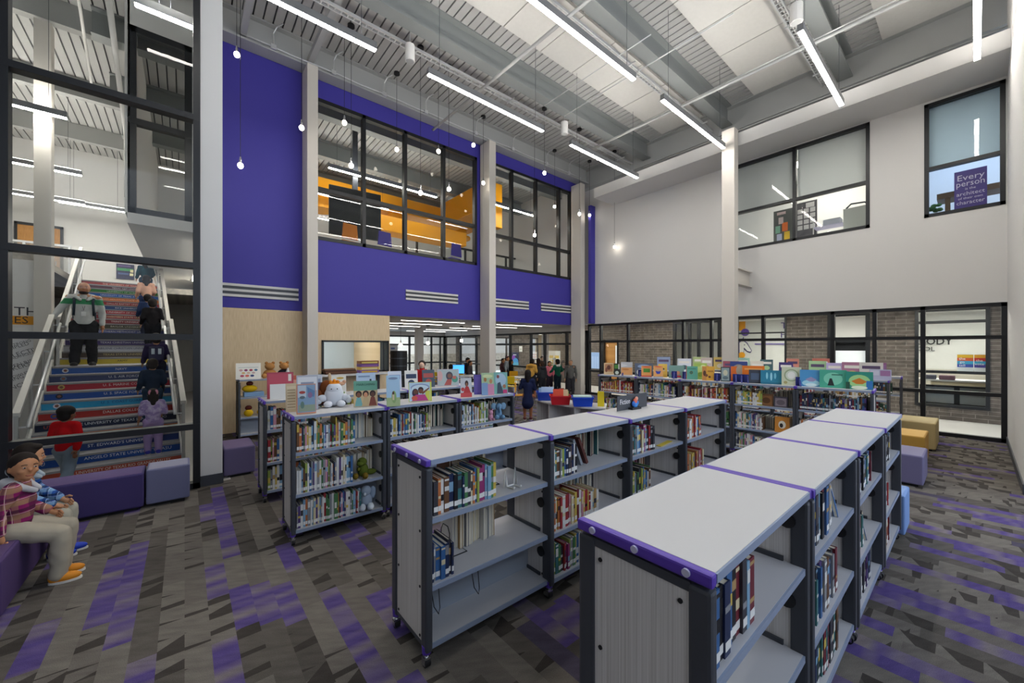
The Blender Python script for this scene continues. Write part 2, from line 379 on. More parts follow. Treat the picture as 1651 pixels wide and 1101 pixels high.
glazing_x('window_7', XE + 0.05, 9.9, 20.9, 0.0, 2.5, [11.0, 12.3, 13.2, 14.7, 16.1, 17.6, 19.2], [0.92, 1.98], fw=0.085)
glazing_y('window_8', 20.95, 4.4, XE, 0.0, 2.5, [5.8, 7.4, 8.6, 9.9, 11.3, 11.9], [0.92, 1.98], fw=0.085)
glazing_y('window_9', YP + 0.06, -0.83, 0.12, 4.42, 8.02, [], [6.2], fw=0.12)
glazing_y('window_10', YP + 0.05, 2.58, 4.28, 1.2, 2.03, [4.13], [], fw=0.045, dp=0.2)
# slot diffusers in the purple wall
for i, (x0, x1) in enumerate(((0.45, 2.07), (4.78, 6.5), (7.7, 9.48), (10.1, 11.83))):
    z = 3.10 if i == 0 else 3.34
    v = thing('air_vent', ['slotted white air vent on purple wall above the maple panelling', 'slotted white air vent in purple wall below the wide window', 'slotted white air vent in purple wall beside second column', 'slotted white air vent in purple wall beside the corner column'][i], 'air vent', (x0, YP, z), 0, 'slot air vents')
    MB().box(0, x1 - x0, -0.012, 0, -0.14, 0.14).build('backing', M['char'], v)
    for k in (-1, 0, 1): MB().box(0, x1 - x0, -0.03, -0.012, k * 0.115 - 0.027, k * 0.115 + 0.027).build('slat', M['white'], v)

# ---------------------------------------------------------------- upper classroom behind the purple wall
struct('floor_upper', MB().box(0.31, 13.4, YP + 0.21, 20.9, 4.24, 4.42), M['white'])
struct('wall_upper_north', MB().box(-0.8, 13.4, 20.6, 20.8, 4.43, ZD), M['white'])
struct('wall_upper_east', MB().box(12.9, 13.1, YP, 20.6, 4.4, ZD), M['white'])
for i, y in enumerate((12.0, 14.6, 17.2)): ibeam('beam_classroom_%d' % (i + 1), -1.5, 12.85, y, 8.43, ZD - 0.002)
d = thing('classroom_partition', 'black framed glass partition across the upstairs classroom', 'partition', (0, 0, 4.42))
o = MB(); 
for xx in (7.4, 8.6, 9.8, 11.0, 12.2): o.box(xx, xx + 0.08, 15.0, 15.08, 0, 1.9)
for zz in (0, 0.75, 1.3, 1.86): o.box(7.4, 12.85, 14.99, 15.09, zz, zz + 0.07)
o.build('frame', M['frame'], d); MB().add([(7.4, 15.04, 0), (12.85, 15.04, 0), (12.85, 15.04, 1.9), (7.4, 15.04, 1.9)], [(0, 1, 2, 3)]).build('glass_sheet', M['glass'], d)

# ---------------------------------------------------------------- back reading room under the low ceiling
struct('ceiling_low', MB().box(4.3, XE + 0.1, YP + 0.02, 21.2, 2.715, 2.8), M['white'])
struct('wall_backroom_west', MB().box(4.28, 4.4, YP + 0.2, 21.2, 0, 2.72), M['wood'])
struct('trim_backroom_header', MB().box(4.4, XE, 20.9, 21.0, 2.5, 2.72).box(XE, XE + 0.1, YP, 21.0, 2.5, 2.72), M['white'])
struct('wall_workroom', MB().box(0.5, 4.28, 13.2, 13.3, 0, 2.72).box(0.45, 0.55, YP + 0.2, 13.2, 0, 2.72), mat('#b7c8d8', 0.7))
struct('ceiling_workroom', MB().box(0.5, 4.28, YP + 0.21, 13.2, 2.72, 2.8), M['white'])
# corridor east and north of the glass
d = MB(); wall_x(d, 14.9, 15.1, -6, 26, 0, 3.2, [(-0.23, 1.04, 0.32, 2.85), (1.92, 2.88, 0, 2.9), (3.93, 5.5, 0, 2.9), (5.95, 7.75, 0, 2.9), (10.3, 11.15, 0, 2.2)])
struct('wall_corridor', d, M['brick'])
struct('wall_corridor_north', MB().box(0.4, 15.1, 24.0, 24.2, 1.35, 3.2), M['white'])
struct('wall_corridor_north_base', MB().box(0.4, 15.1, 23.98, 24.2, 0, 1.35), M['tile'])
struct('ceiling_corridor', MB().box(XE + 0.16, 22, -6, 26, 2.95, 3.05).box(0.4, XE + 0.2, 21.2, 26, 2.95, 3.05), M['white'])
struct('wall_office_east', MB().box(18.5, 18.7, -6, 26, 0, 3.2), M['white'])
struct('wall_office_base', MB().box(18.44, 18.5, -6, 1.6, 0, 1.15), M['tile'])
# upstairs rooms east
struct('floor_upper_east', MB().box(XE + 0.15, 17, -3, 9, 4.5, 4.62), M['white'])
struct('ceiling_upper_east', MB().box(XE + 0.15, 17, -3, 9, 7.2, 7.3), M['white'])
struct('wall_upper_office', MB().box(15.4, 15.5, -3, 9, 4.6, 7.2).box(XE + 0.15, 15.4, 1.1, 1.2, 4.6, 7.2), M['white'])
# lobby behind the left glazing
struct('wall_lobby_side', MB().box(0.30, 0.40, YG + 0.1, 21.0, 0, 4.3), M['white'])
struct('wall_lobby_far', MB().box(-7, 0.4, 21.0, 21.2, 0, ZD), M['white'])
struct('trim_upper_soffit', MB().box(-0.83, 0.3, YP - 0.02, 20.6, 4.22, 4.425), M['white'])
d = MB(); wall_y(d, YP, YP + 0.2, -0.83, 0.3, 4.42, ZD, [(-0.80, 0.12, 4.42, 8.02)]); d.box(-0.87, -0.80, YP, 20.9, 4.42, ZD)
struct('wall_upper_stub', d, M['white'])
struct('wall_lobby_left', MB().box(-7, -2.33, 12.3, 12.5, 0, 3.62), M['white'])
struct('floor_lobby_upper', MB().box(-7, -2.33, 12.3, 17.1, 3.62, 3.78).box(-7, 0.3, 17.02, 21.0, 3.6, 3.78), M['tile'])
struct('column_lobby', MB().box(-2.29, -2.06, 12.0, 12.25, 0, 8.4), M['column'])
# ================================================================ ceiling fixtures
UP, DOWN = 26.0, 34.0
def linear_light(x0, x1, y, z, label, group=None, power=1.0, ztop=ZD):
    t = thing('linear_light', label, 'ceiling light', (x0, y, z), 0, group)
    L = x1 - x0
    MB().box(0, L, -0.045, 0.045, 0.0, 0.12).build('housing', M['lampbody'], t, bevel=0.004)
    MB().box(0.01, L - 0.01, -0.038, 0.038, -0.012, 0.002).build('diffuser', mat('#fffaf2', 0.5, 0, DOWN * power), t)
    MB().box(0.01, L - 0.01, -0.03, 0.03, 0.119, 0.124).build('uplight_lens', mat('#fffaf2', 0.5, 0, UP * power), t)
    for k in (0.25, L - 0.25): MB().ring([(k, 0, 0.12), (k, 0, ztop - z)], 0.004, 5).build('suspension_cable', M['char'], t)
    return t
G = 'slim linear lights over the reading room'
for x0, x1, y, lb in ((-0.5, 2.54, 6.68, 'slim linear light beside the purple wall, closest to the lobby glass'), (3.5, 6.54, 6.63, 'middle slim linear light hung below first roof beam in front of purple wall'),
                      (7.5, 10.56, 6.62, 'slim linear light near the corner column and bulkhead'), (3.58, 6.62, 4.22, 'slim linear light under the first run of acoustic panels'),
                      (7.6, 10.68, 4.19, 'slim linear light ending just before the tall bracketed column'), (7.65, 10.7, 1.83, 'slim linear light ending before the shaded upstairs window'),
                      (7.8, 10.84, -0.02, 'slim linear light pointing at the blue upstairs window'), (3.58, 6.62, 1.83, 'slim linear light above the bare topped bookcases'),
                      (-0.5, 2.54, 4.2, 'slim linear light above the picture book row')):
    linear_light(x0, x1, y, 7.0, lb, G)
for i, (a, b) in enumerate((((20, 172), (107, 188)), ((20, 262), (132, 283)), ((20, 312), (137, 330)), ((137, 330), (207, 345)), ((216, 5), (312, 46)))):
    p, q = at_z(a[0], a[1], 6.5), at_z(b[0], b[1], 6.5)
    linear_light(p.x if i > 3 else p.x - 0.6, q.x, (p.y + q.y) / 2, 6.5, ['first slim light over the stair hall behind the glass', 'second slim light over the stair hall behind the column', 'third slim light over the stair hall near the wood doors', 'slim light on the far stair hall wall above the landing', 'slim light close behind the top of the lobby glass'][i], 'stair hall lights', (2.8, 4.0, 1.2, 1.2, 4.0)[i])
for i, (x0, x1, y, z) in enumerate(((3.3, 6.96, 12.5, 7.25), (2.6, 6.2, 15.0, 7.3), (8.2, 11.0, 11.6, 7.2), (3.0, 6.5, 18.2, 7.4), (7.6, 11.2, 18.0, 7.3))):
    linear_light(x0, x1, y, z, 'long light hung in the upstairs classroom, ' + ['just inside the wide window', 'second row behind the black screen', 'inside the narrower window', 'last row by the far wall', 'far row past the yellow duct'][i], 'upstairs classroom lights', 0.9)
def flush_light(x0, x1, y0, y1, z, label, group, e=26.0, col='#fffaf0'):
    t = thing('recessed_light', label, 'ceiling light', (x0, y0, z), 0, group)
    MB().box(0, x1 - x0, 0, y1 - y0, -0.012, 0.02).build('trim_ring', M['white'], t)
    MB().box(0.02, x1 - x0 - 0.02, 0.02, y1 - y0 - 0.02, -0.016, -0.01).build('diffuser', mat(col, 0.5, 0, e), t)
k = 0
for y in (11.6, 13.2, 15.0, 17.2, 19.4):
    for x in (5.2, 9.0):
        flush_light(x, x + 2.4, y, y + 0.06, 2.712, ['first', 'second', 'third', 'fourth', 'fifth'][k // 2] + ' strip light row from the purple wall, ' + ('maple side' if k % 2 == 0 else 'corridor side'), 'strip lights in low ceiling', 12.0); k += 1
for i, y in enumerate((-0.2, 3.2, 6.8, 10.6, 14.4, 18.4)):
    flush_light(13.3, 13.5, y, y + 2.2, 2.93, 'corridor strip light ' + ['by the school office', 'by the mural opening', 'outside the storefront corner', 'by the oak door', 'by the galaxy poster', 'at the far end of the corridor'][i], 'corridor strip lights', 40.0)
for i, y in enumerate((-1.0, 3.0)): flush_light(16.3, 16.5, y, y + 2.6, 2.92, ['strip light over the office desk', 'strip light over the mural room'][i], 'office strip lights', 55.0)
for i, x in enumerate((4.5, 9.5)): flush_light(x, x + 2.4, 22.6, 22.75, 2.93, ['strip light in far corridor near maple end', 'strip light in far corridor near brick end'][i], 'far corridor strip lights', 40.0)
for i, (x, y) in enumerate(((13.4, 2.2), (13.6, -0.6))): flush_light(x, x + 1.2, y, y + 1.2, 7.17, ['square light in shaded upstairs office', 'added blue square light standing in for daylight in upstairs office'][i], 'upstairs office lights', 10.0 if i == 0 else 4.0, '#fffaf0' if i == 0 else '#a9cbff')  # the blue one is added in place of daylight in the end office

flush_light(0.19, 0.26, 11.0, 14.0, 4.215, 'added unseen strip light under the soffit, brightening the stair hall wall, near flight', 'added soffit strip lights', 60.0)  # both strips are added out of view to brighten the wall below the soffit
flush_light(0.19, 0.26, 15.0, 18.0, 4.215, 'added unseen strip light under the soffit, brightening the stair hall wall, far flight', 'added soffit strip lights', 40.0)
flush_light(1.4, 3.6, 11.6, 11.75, 2.712, 'added strip light brightening the small workroom behind the maple opening', 'added workroom light', 45.0)  # unseen lamp added to brighten the room behind the opening
def pendant(x, y, zb, label, group, zc=ZD, r=0.05):
    t = thing('pendant_bulb', label, 'pendant light', (x, y, zb), 0, group)
    MB().cyl((0, 0), 0.075, zc - zb - 0.05, zc - zb, 14).build('canopy', M['black'], t)
    MB().ring([(0, 0, 0.16), (0, 0, zc - zb)], 0.005, 5).build('cord', M['black'], t)
    MB().ring([(0, 0, r * 0.8), (0, 0, 0.10), (0, 0, 0.17)], [0.022, 0.024, 0.012], 10).build('socket', M['chrome'], t)
    MB().ell((0, 0, 0), (r, r, r * 1.12), 14, 10).build('bulb', M['bulb'], t, smooth=True)
PB = [((381.8, 88), None, 9.2), ((387.7, 267), None, 9.2), ((486.3, 206), None, 9.2), ((555.3, 198), None, 9.1), ((566.2, 267), None, 8.9), ((639.8, 241), (639.9, 117), 0), ((707, 244), None, 9.2), ((763.3, 234), None, 9.2),
      ((678, 311), (677.6, 75), 0), ((723.8, 305), None, 8.6), ((779.2, 295), (778.9, 187), 0), ((877.8, 279), (876, 173), 0), ((861.9, 379), None, 9.0), ((894.2, 333), (894.5, 242), 0), ((934.1, 345), (934.5, 208), 0), ((950.5, 347), (950, 259), 0), ((990.8, 398), (990.4, 243), 0)]
PL = ['high pendant bulb against the purple wall beside the pier', 'low pendant bulb against the purple wall beside the pier', 'pendant bulb just before the first column', 'higher pendant bulb in front of the first window bay', 'lower pendant bulb in front of the first window bay',
      'pendant bulb in front of second window bay', 'pendant bulb in front of third window bay', 'pendant bulb on purple wall just before the second column', 'low pendant bulb in front of the yellow duct', 'pendant bulb at the fourth window bay', 'pendant bulb at the edge of the second column',
      'pendant bulb above the narrower purple window', 'lowest pendant bulb in the narrower purple window', 'pendant bulb in the third bay of the narrower window', 'pendant bulb in front of the corner column', 'pendant bulb on the purple strip past the corner column', 'pendant bulb on long cord against the white east wall']
for (b, cpx, yy), lb in zip(PB, PL):
    if cpx: p = at_z(cpx[0], cpx[1], ZD); q = at_y(b[0], b[1], p.y)
    else: q = at_y(b[0], b[1], yy)
    pendant(q.x, q.y, q.z, lb, 'pendant bulbs along the purple wall')
for (px, py, y), lb in zip(((646, 556, 13.5), (690, 553, 13.8), (744, 549, 13.6)), ('first globe pendant past the maple wall', 'middle globe pendant in front of the white back column', 'third globe pendant before the second column')):
    q = at_y(px, py, y); pendant(q.x, q.y, q.z, lb + ' in the low ceiling', 'globe pendants in the low room', 2.715, 0.06)

# conduits, pipes, trays, speakers
t = thing('conduit', 'galvanised conduit running along the edge beam above the purple wall', 'conduit', (0, 9.95, 8.47))
MB().ring([(0.9 + i * 0.5, 0, 0.012 * math.sin(i * 2.2)) for i in range(23)], 0.014, 7).build('pipe', M['galv'], t, smooth=True)
for x in (1.5, 2.75, 4.0, 5.2, 6.9, 8.4, 10.0, 11.2):
    MB().ring([(x, 0, 0), (x, 0.0, 0.30), (x + 0.05, -0.06, 0.42), (x + 0.16, -0.16, 0.5)], 0.014, 7).box(x - 0.05, x + 0.05, -0.03, 0.04, -0.05, 0.05).build('riser_pipe', M['galv'], t, smooth=False)
def pipe(name, label, pts, r, m=M['galv']): return tag(MB().ring(pts, r, 10).build(name, m, smooth=True), label, 'pipe')
pipe('sprinkler_pipe', 'grey sprinkler pipe crossing the deck above the middle linear light', [(5.42, 9.95, 8.05), (5.6, -1, 8.05)], 0.035, M['steel2'])
pipe('sprinkler_pipe', 'grey sprinkler pipe crossing near the corner light and bulkhead', [(9.75, 7.9, 8.05), (9.85, -1, 8.05)], 0.035, M['steel2'])
pipe('conduit_pipe', 'thin conduit spanning from first roof beam toward acoustic panels', [(7.35, 7.4, 8.3), (7.35, 4.3, 8.3)], 0.012)
pipe('conduit_pipe', 'second thin conduit beside the first across the roof beam', [(8.1, 7.4, 8.3), (8.1, 3.0, 8.3)], 0.014)
pipe('conduit_pipe', 'thin conduit crossing the third run of acoustic panels', [(10.1, 4.9, 8.3), (10.1, -0.8, 8.3)], 0.013)
pipe('conduit_pipe', 'thin conduit running beside the bulkhead under the east edge beam', [(12.0, 7.3, 8.0), (12.05, -0.6, 8.0)], 0.014)
for i, (y, x0) in enumerate(((7.85, 1.0), (5.12, 3.5), (2.38, 6.5))):
    t = thing('cable_tray', ['perforated steel cable tray under the first roof beam', 'perforated steel cable tray under the second roof beam', 'perforated steel cable tray under the third roof beam'][i], 'cable tray', (x0, y, 8.3), 0, 'cable trays under the roof beams')
    r_ = MB().box(0, 12.1 - x0, -0.07, -0.045, 0, 0.05).box(0, 12.1 - x0, 0.045, 0.07, 0, 0.05); k = 0.1
    while k < 12 - x0: r_.box(k, k + 0.025, -0.055, 0.055, 0.002, 0.01); k += 0.12
    r_.build('tray_grating', M['galv'], t)
    MB().ring([(0, 0.0, 0.04), (12.1 - x0, 0.0, 0.04)], 0.014, 6).build('cable', M['white'], t)
    for k in (0.4, (12 - x0) / 2, 11.4 - x0): MB().box(k, k + 0.02, -0.2, 0.1, -0.03, 0.0).ring([(k, 0, 0), (k, 0, ZD - 8.3)], 0.006, 5).build('hanger', M['galv'], t)
for (px, py), lb in zip(((661, 86), (910, 207), (1284, 22)), ('white can speaker hung by the first roof beam, above first linear light', 'white can speaker hung near the corner linear light', 'white can speaker hung above the acoustic panels by east side')):
    p = at_z(px, py, 8.05)
    t = thing('can_speaker', lb, 'speaker', (p.x, p.y, p.z), 0, 'white can speakers')
    MB().cyl((0, 0), 0.10, -0.17, 0.17, 18).build('body', M['white'], t, bevel=0.01); MB().cyl((0, 0), 0.085, -0.175, -0.165, 18).build('speaker_grille', M['steel2'], t)
    MB().ring([(0, 0, 0.17), (0, 0, ZD - p.z)], 0.008, 6).build('hanger', M['galv'], t)
for i, x in enumerate((0.95, 2.25)):
    struct('beam_tie_%d' % (i + 1), MB().box(x - 0.06, x + 0.06, 7.45, 10.05, 8.48, 8.62), M['steel2'])
# ductwork and things in the upstairs classroom
t = thing('duct', 'bright yellow ductwork hung in the upstairs classroom', 'duct', (0, 0, 0))
MB().box(2.9, 11.0, 15.7, 16.7, 7.55, 8.2).build('main_run', M['yellow'], t, bevel=0.03)
MB().box(8.95, 9.75, 12.4, 15.75, 7.3, 8.35).box(8.95, 9.75, 12.2, 12.5, 6.6, 8.35).build('branch', M['yellow'], t, bevel=0.03)
MB().box(5.2, 8.9, 13.5, 14.2, 6.0, 6.55).build('lower_branch', M['yellow'], t, bevel=0.03)
for x, y, z in ((4.0, 16.2, 7.1), (7.0, 16.2, 7.1), (10.3, 16.2, 7.1)):
    MB().cyl((x, y), 0.33, z + 0.1, z + 0.5, 20).cyl((x, y), 0.5, z, z + 0.1, 20).build('diffuser', M['yellow'], t)
p = at_y(536, 300, 12.0)
t = thing('display_screen', 'black wall screen hung on a mount in the upstairs window', 'screen', (3.35, 12.6, 5.3), -0.1)
MB().box(0, 1.55, 0, 0.08, 0, 1.5).build('panel', M['black'], t, bevel=0.01); MB().box(0.7, 0.85, 0.08, 0.2, 1.1, 3.65).build('mount', M['char'], t)
# ================================================================ mobile bookcases
CH, CD, CW = 1.22, 0.50, 1.0
SH = (0.14, 0.475, 0.87)                                  # shelf top heights
def make_case(W=CW, D=CD, H=CH, purple=True, shelves=SH):
    t = thing('bookcase', 'mobile bookcase', 'bookcase')
    e = MB(); e.box(0.028, W - 0.028, 0.006, D - 0.006, H - 0.028, H); e.m(1).box(0.028, W - 0.028, 0, 0.006, H - 0.03, H - 0.002).box(0.028, W - 0.028, D - 0.006, D, H - 0.03, H - 0.002)
    e.build('top', [M['top'], M['edge']], t)
    for s in (0, 1):
        x0 = -0.004 if s == 0 else W - 0.028
        tr = MB().box(x0, x0 + 0.032, 0.0, D, H - 0.038, H + 0.002).build('end_trim', M['lav'] if purple else M['char'], t, bevel=0.008, seg=2)
        xs = -0.007 if s == 0 else W + 0.001
        for y in (0.075, D / 2, D - 0.075):
            T = Matrix.Translation((xs, y, H - 0.017)) @ Matrix.Rotation(PI / 2, 4, 'Y')
            n = 12; MB().prism([(0.0125 * math.cos(2 * PI * i / n), 0.0125 * math.sin(2 * PI * i / n)) for i in range(n)], -0.004, 0.004, T).build('cap', M['cap'], tr)
        px = 0.0 if s == 0 else W - 0.042
        for y in (0.004, D - 0.074):
            MB().box(px, px + 0.042, y, y + 0.07, 0.10, H - 0.05).build('post', M['char'], t, bevel=0.012, seg=2)
        ex = 0.010 if s == 0 else W - 0.030
        p = MB().box(ex, ex + 0.02, 0.07, D - 0.07, 0.13, H - 0.075); p.m(1).box(ex - 0.002, ex + 0.022, 0.07, D - 0.07, H - 0.08, H - 0.05).box(ex - 0.002, ex + 0.022, 0.07, D - 0.07, 0.11, 0.135)
        for y in (0.10, D - 0.10):
            for z in (0.16, 0.45, 0.78, H - 0.12):
                T = Matrix.Translation((ex - 0.003 if s == 0 else ex + 0.023, y, z)) @ Matrix.Rotation(PI / 2, 4, 'Y'); p.m(2).prism([(0.008 * math.cos(2 * PI * i / 10), 0.008 * math.sin(2 * PI * i / 10)) for i in range(10)], -0.002, 0.002, T)
        p.build('end_panel', [M['strip'], M['char'], M['black']], t)
        for y in (0.085, D - 0.085):                       # half-round pulls near the corners
            for z in (0.33, 0.70, 1.07):
                xi = 0.032 if s == 0 else W - 0.050
                T = Matrix.Translation((xi, y, z)) @ Matrix.Rotation(PI / 2, 4, 'Y'); MB().prism([(0.036 * math.cos(2 * PI * i / 14), 0.036 * math.sin(2 * PI * i / 14)) for i in range(14)], 0.0, 0.018, T).build('pull', M['black'], t)
        for y in (0.04, D - 0.04):
            xc = 0.021 if s == 0 else W - 0.021
            c = MB().ring([(xc, y, 0.055), (xc, y, 0.09)], [0.012, 0.012], 8).box(xc - 0.022, xc + 0.022, y - 0.014, y + 0.02, 0.05, 0.064).box(xc - 0.022, xc - 0.017, y - 0.014, y + 0.02, 0.02, 0.06).box(xc + 0.017, xc + 0.022, y - 0.014, y + 0.02, 0.02, 0.06).build('caster', M['chrome'], t)
            T = Matrix.Translation((xc, y + 0.006, 0.029)) @ Matrix.Rotation(PI / 2, 4, 'Y'); MB().prism([(0.029 * math.cos(2 * PI * i / 16), 0.029 * math.sin(2 * PI * i / 16)) for i in range(16)], -0.015, 0.015, T).build('wheel', M['rubber'], c)
            MB().ring([(xc, y, 0.085), (xc, y, 0.13)], [0.026, 0.028], 12).build('collar', M['lav'] if purple else M['char'], c)
    for z in shelves:
        s_ = MB().box(0.032, W - 0.032, 0.022, D - 0.022, z - 0.028, z); s_.m(1).box(0.032, W - 0.032, 0.014, 0.022, z - 0.03, z - 0.001).box(0.032, W - 0.032, D - 0.022, D - 0.014, z - 0.03, z - 0.001)
        s_.m(2).box(0.032, 0.044, 0.1, D - 0.1, z, z + 0.022).box(W - 0.044, W - 0.032, 0.1, D - 0.1, z, z + 0.022)
        s_.build('shelf', [M['shelf'], M['edge'], M['char']], t)
    MB().box(0.032, W - 0.032, D / 2 - 0.006, D / 2 + 0.006, shelves[0], shelves[1] - 0.03).build('centre_panel', mat('#9aa3b0', 0.5), t)
    return t
case0 = make_case(); used = [0]
def place_case(x, y, rz, label, group, cat='bookcase', src=None, sc=None):
    src = src or case0
    if src is case0 and not used[0]: c = case0; used[0] = 1
    else: c = copy_tree(src)
    c.location = (x, y, 0); c.rotation_euler = (0, 0, rz); tag(c, label, cat, group)
    if sc: c.scale = sc
    return c
ROW3 = [(1.155 + 1.048 * i, 0.482 - 0.008 * i, 0.0) for i in range(4)]
ROW2 = [(1.065 + 1.0 * i, 2.03 - 0.02 * i, 0.0) for i in range(4)]
ROW1 = [(0.765, 4.11, 0.0), (1.70, 4.14, 0.0), (2.64, 4.165, 0.0)]
NTH = ['first', 'second', 'third', 'fourth', 'fifth', 'sixth', 'seventh', 'eighth', 'ninth', 'tenth', 'eleventh', 'twelfth', 'thirteenth', 'fourteenth', 'fifteenth', 'sixteenth', 'seventeenth', 'eighteenth', 'nineteenth', 'twentieth',
       'twenty-first', 'twenty-second', 'twenty-third', 'twenty-fourth', 'twenty-fifth', 'twenty-sixth', 'twenty-seventh', 'twenty-eighth', 'twenty-ninth', 'thirtieth', 'thirty-first', 'thirty-second', 'thirty-third', 'thirty-fourth', 'thirty-fifth', 'thirty-sixth', 'thirty-seventh', 'thirty-eighth', 'thirty-ninth', 'fortieth', 'forty-first', 'forty-second', 'forty-third', 'forty-fourth', 'forty-fifth']
for i, (x, y, r) in enumerate(ROW3): place_case(x, y, r, 'bare topped white bookcase, %s of the row beside the open aisle' % NTH[i], 'bookcases of the aisle row', sc=(1.043, 1, 1))
for i, (x, y, r) in enumerate(ROW2): place_case(x, y, r, ['white bookcase with an empty bottom shelf, first of the middle row', 'white bookcase second in the middle row, before the sign', 'white bookcase topped by the dark Fiction sign', 'white bookcase after the sign, last of the middle row'][i], 'bookcases of the middle row')
for i, (x, y, r) in enumerate(ROW1):
    place_case(x, y, r, ['white bookcase topped by the seated white soft toy', 'bookcase topped by the two-girls rainbow picture book', 'bookcase holding a blue soft toy, last of the picture book row'][i], 'bookcases of the picture book row', sc=(0.915, 0.94, 1))
# second picture row behind, the one by the maple wall, and three long rows by the corridor glass
for i in range(4): place_case(0.72 + 0.93 * i, 5.46, 0.0, ['slim bookcase behind the white soft toy, with a red picture book on top', 'bookcase behind the marching picture book', 'bookcase behind the rainbow picture book', 'bookcase below the mother and baby picture book'][i], 'bookcases of the second picture row', sc=(0.92, 0.94, 1))
c1 = make_case(purple=False); c1.location = (0.80, 9.25, 0); c1.rotation_euler = (0, 0, 0.0); c1.scale = (0.95, 0.9, 1.0); tag(c1, 'grey trimmed bookcase standing against the maple wall panelling', 'bookcase')
ED = Vector((-math.sin(math.radians(4)), math.cos(math.radians(4)), 0)); EN = Vector((ED.y, -ED.x, 0))   # the corridor rows run this way, their far side that way
ERZ = math.atan2(-ED.y, -ED.x); EH = 1.025
EST = [Vector((7.08, 5.43, 0)), Vector((9.75, 1.0, 0)) + ED * 4.525, Vector((11.1, 0.95, 0)) + ED * 4.525]
EROWS = []
for j in range(3):
    for i in range(5):
        o = EST[j] - ED * (0.905 * i)
        place_case(o.x, o.y, ERZ, ['tall bookcase %s in the front corridor row, counted from the corner column' % NTH[i], 'bookcase %s in the second corridor row, counted from corner column' % NTH[i], 'bookcase %s in the row closest to the corridor glass' % NTH[i]][j], ['bookcases of the front corridor row', 'bookcases of the second corridor row', 'bookcases of the third corridor row'][j], sc=(0.905, 1.0, EH))
        if j == 0: EROWS.append((o.x, o.y, ERZ))

# ================================================================ books on shelves
PAL = {'dark blue': '#232f52', 'blue': '#3a669c', 'sky blue': '#7fa6c4', 'teal': '#3c7478', 'green': '#4a7c50', 'dark green': '#28483a', 'lime green': '#97a852', 'yellow': '#cdb353', 'orange': '#bd7142', 'red': '#9c3036', 'maroon': '#6e2430',
       'magenta': '#93396f', 'purple': '#56427c', 'black': '#1b1b20', 'charcoal': '#3a3a42', 'grey': '#8a8c92', 'white': '#dcdbd8', 'cream': '#d8cba6', 'brown': '#6b4a32', 'tan': '#b0905f', 'pink': '#c78f9e'}
PSETS = {'cool': ['dark blue', 'blue', 'sky blue', 'charcoal', 'black', 'teal', 'dark blue', 'maroon', 'grey', 'blue', 'brown', 'purple'],
         'mix': ['black', 'dark blue', 'green', 'blue', 'lime green', 'yellow', 'red', 'white', 'teal', 'charcoal', 'magenta', 'grey', 'brown', 'sky blue', 'orange', 'cream'],
         'kids': ['white', 'sky blue', 'yellow', 'cream', 'blue', 'red', 'green', 'grey', 'orange', 'purple', 'white', 'pink', 'teal', 'dark blue', 'lime green', 'brown', 'white'],
         'dark': ['black', 'charcoal', 'dark blue', 'maroon', 'dark green', 'brown', 'teal', 'charcoal'], 'pale': ['white', 'grey', 'cream', 'sky blue', 'tan', 'white', 'brown'],
         'warm': ['red', 'orange', 'maroon', 'brown', 'yellow', 'cream', 'pink', 'red', 'tan', 'white'], 'yell': ['yellow', 'yellow', 'orange', 'lime green', 'cream', 'yellow', 'blue']}
page = mat('#d8d0bd', 0.8); labelw = mat('#e6e6e4', 0.6)
STUFF = MB(); SMATS = []; NB = [0]; LIMIT = 296
def smat(c):
    m_ = mat(c, 0.45)
    if m_ not in SMATS: SMATS.append(m_)
    return SMATS.index(m_)
def book_geo(cov, t, h, d, accent):
    cov.m(0).box(0, t, 0, 0.005, 0, h).box(0, 0.0028, 0.005, d, 0, h).box(t - 0.0028, t, 0.005, d, 0, h)
    for a, b in accent: cov.m(1).box(0.0015, t - 0.0015, -0.0012, 0.0, h * a, h * b)
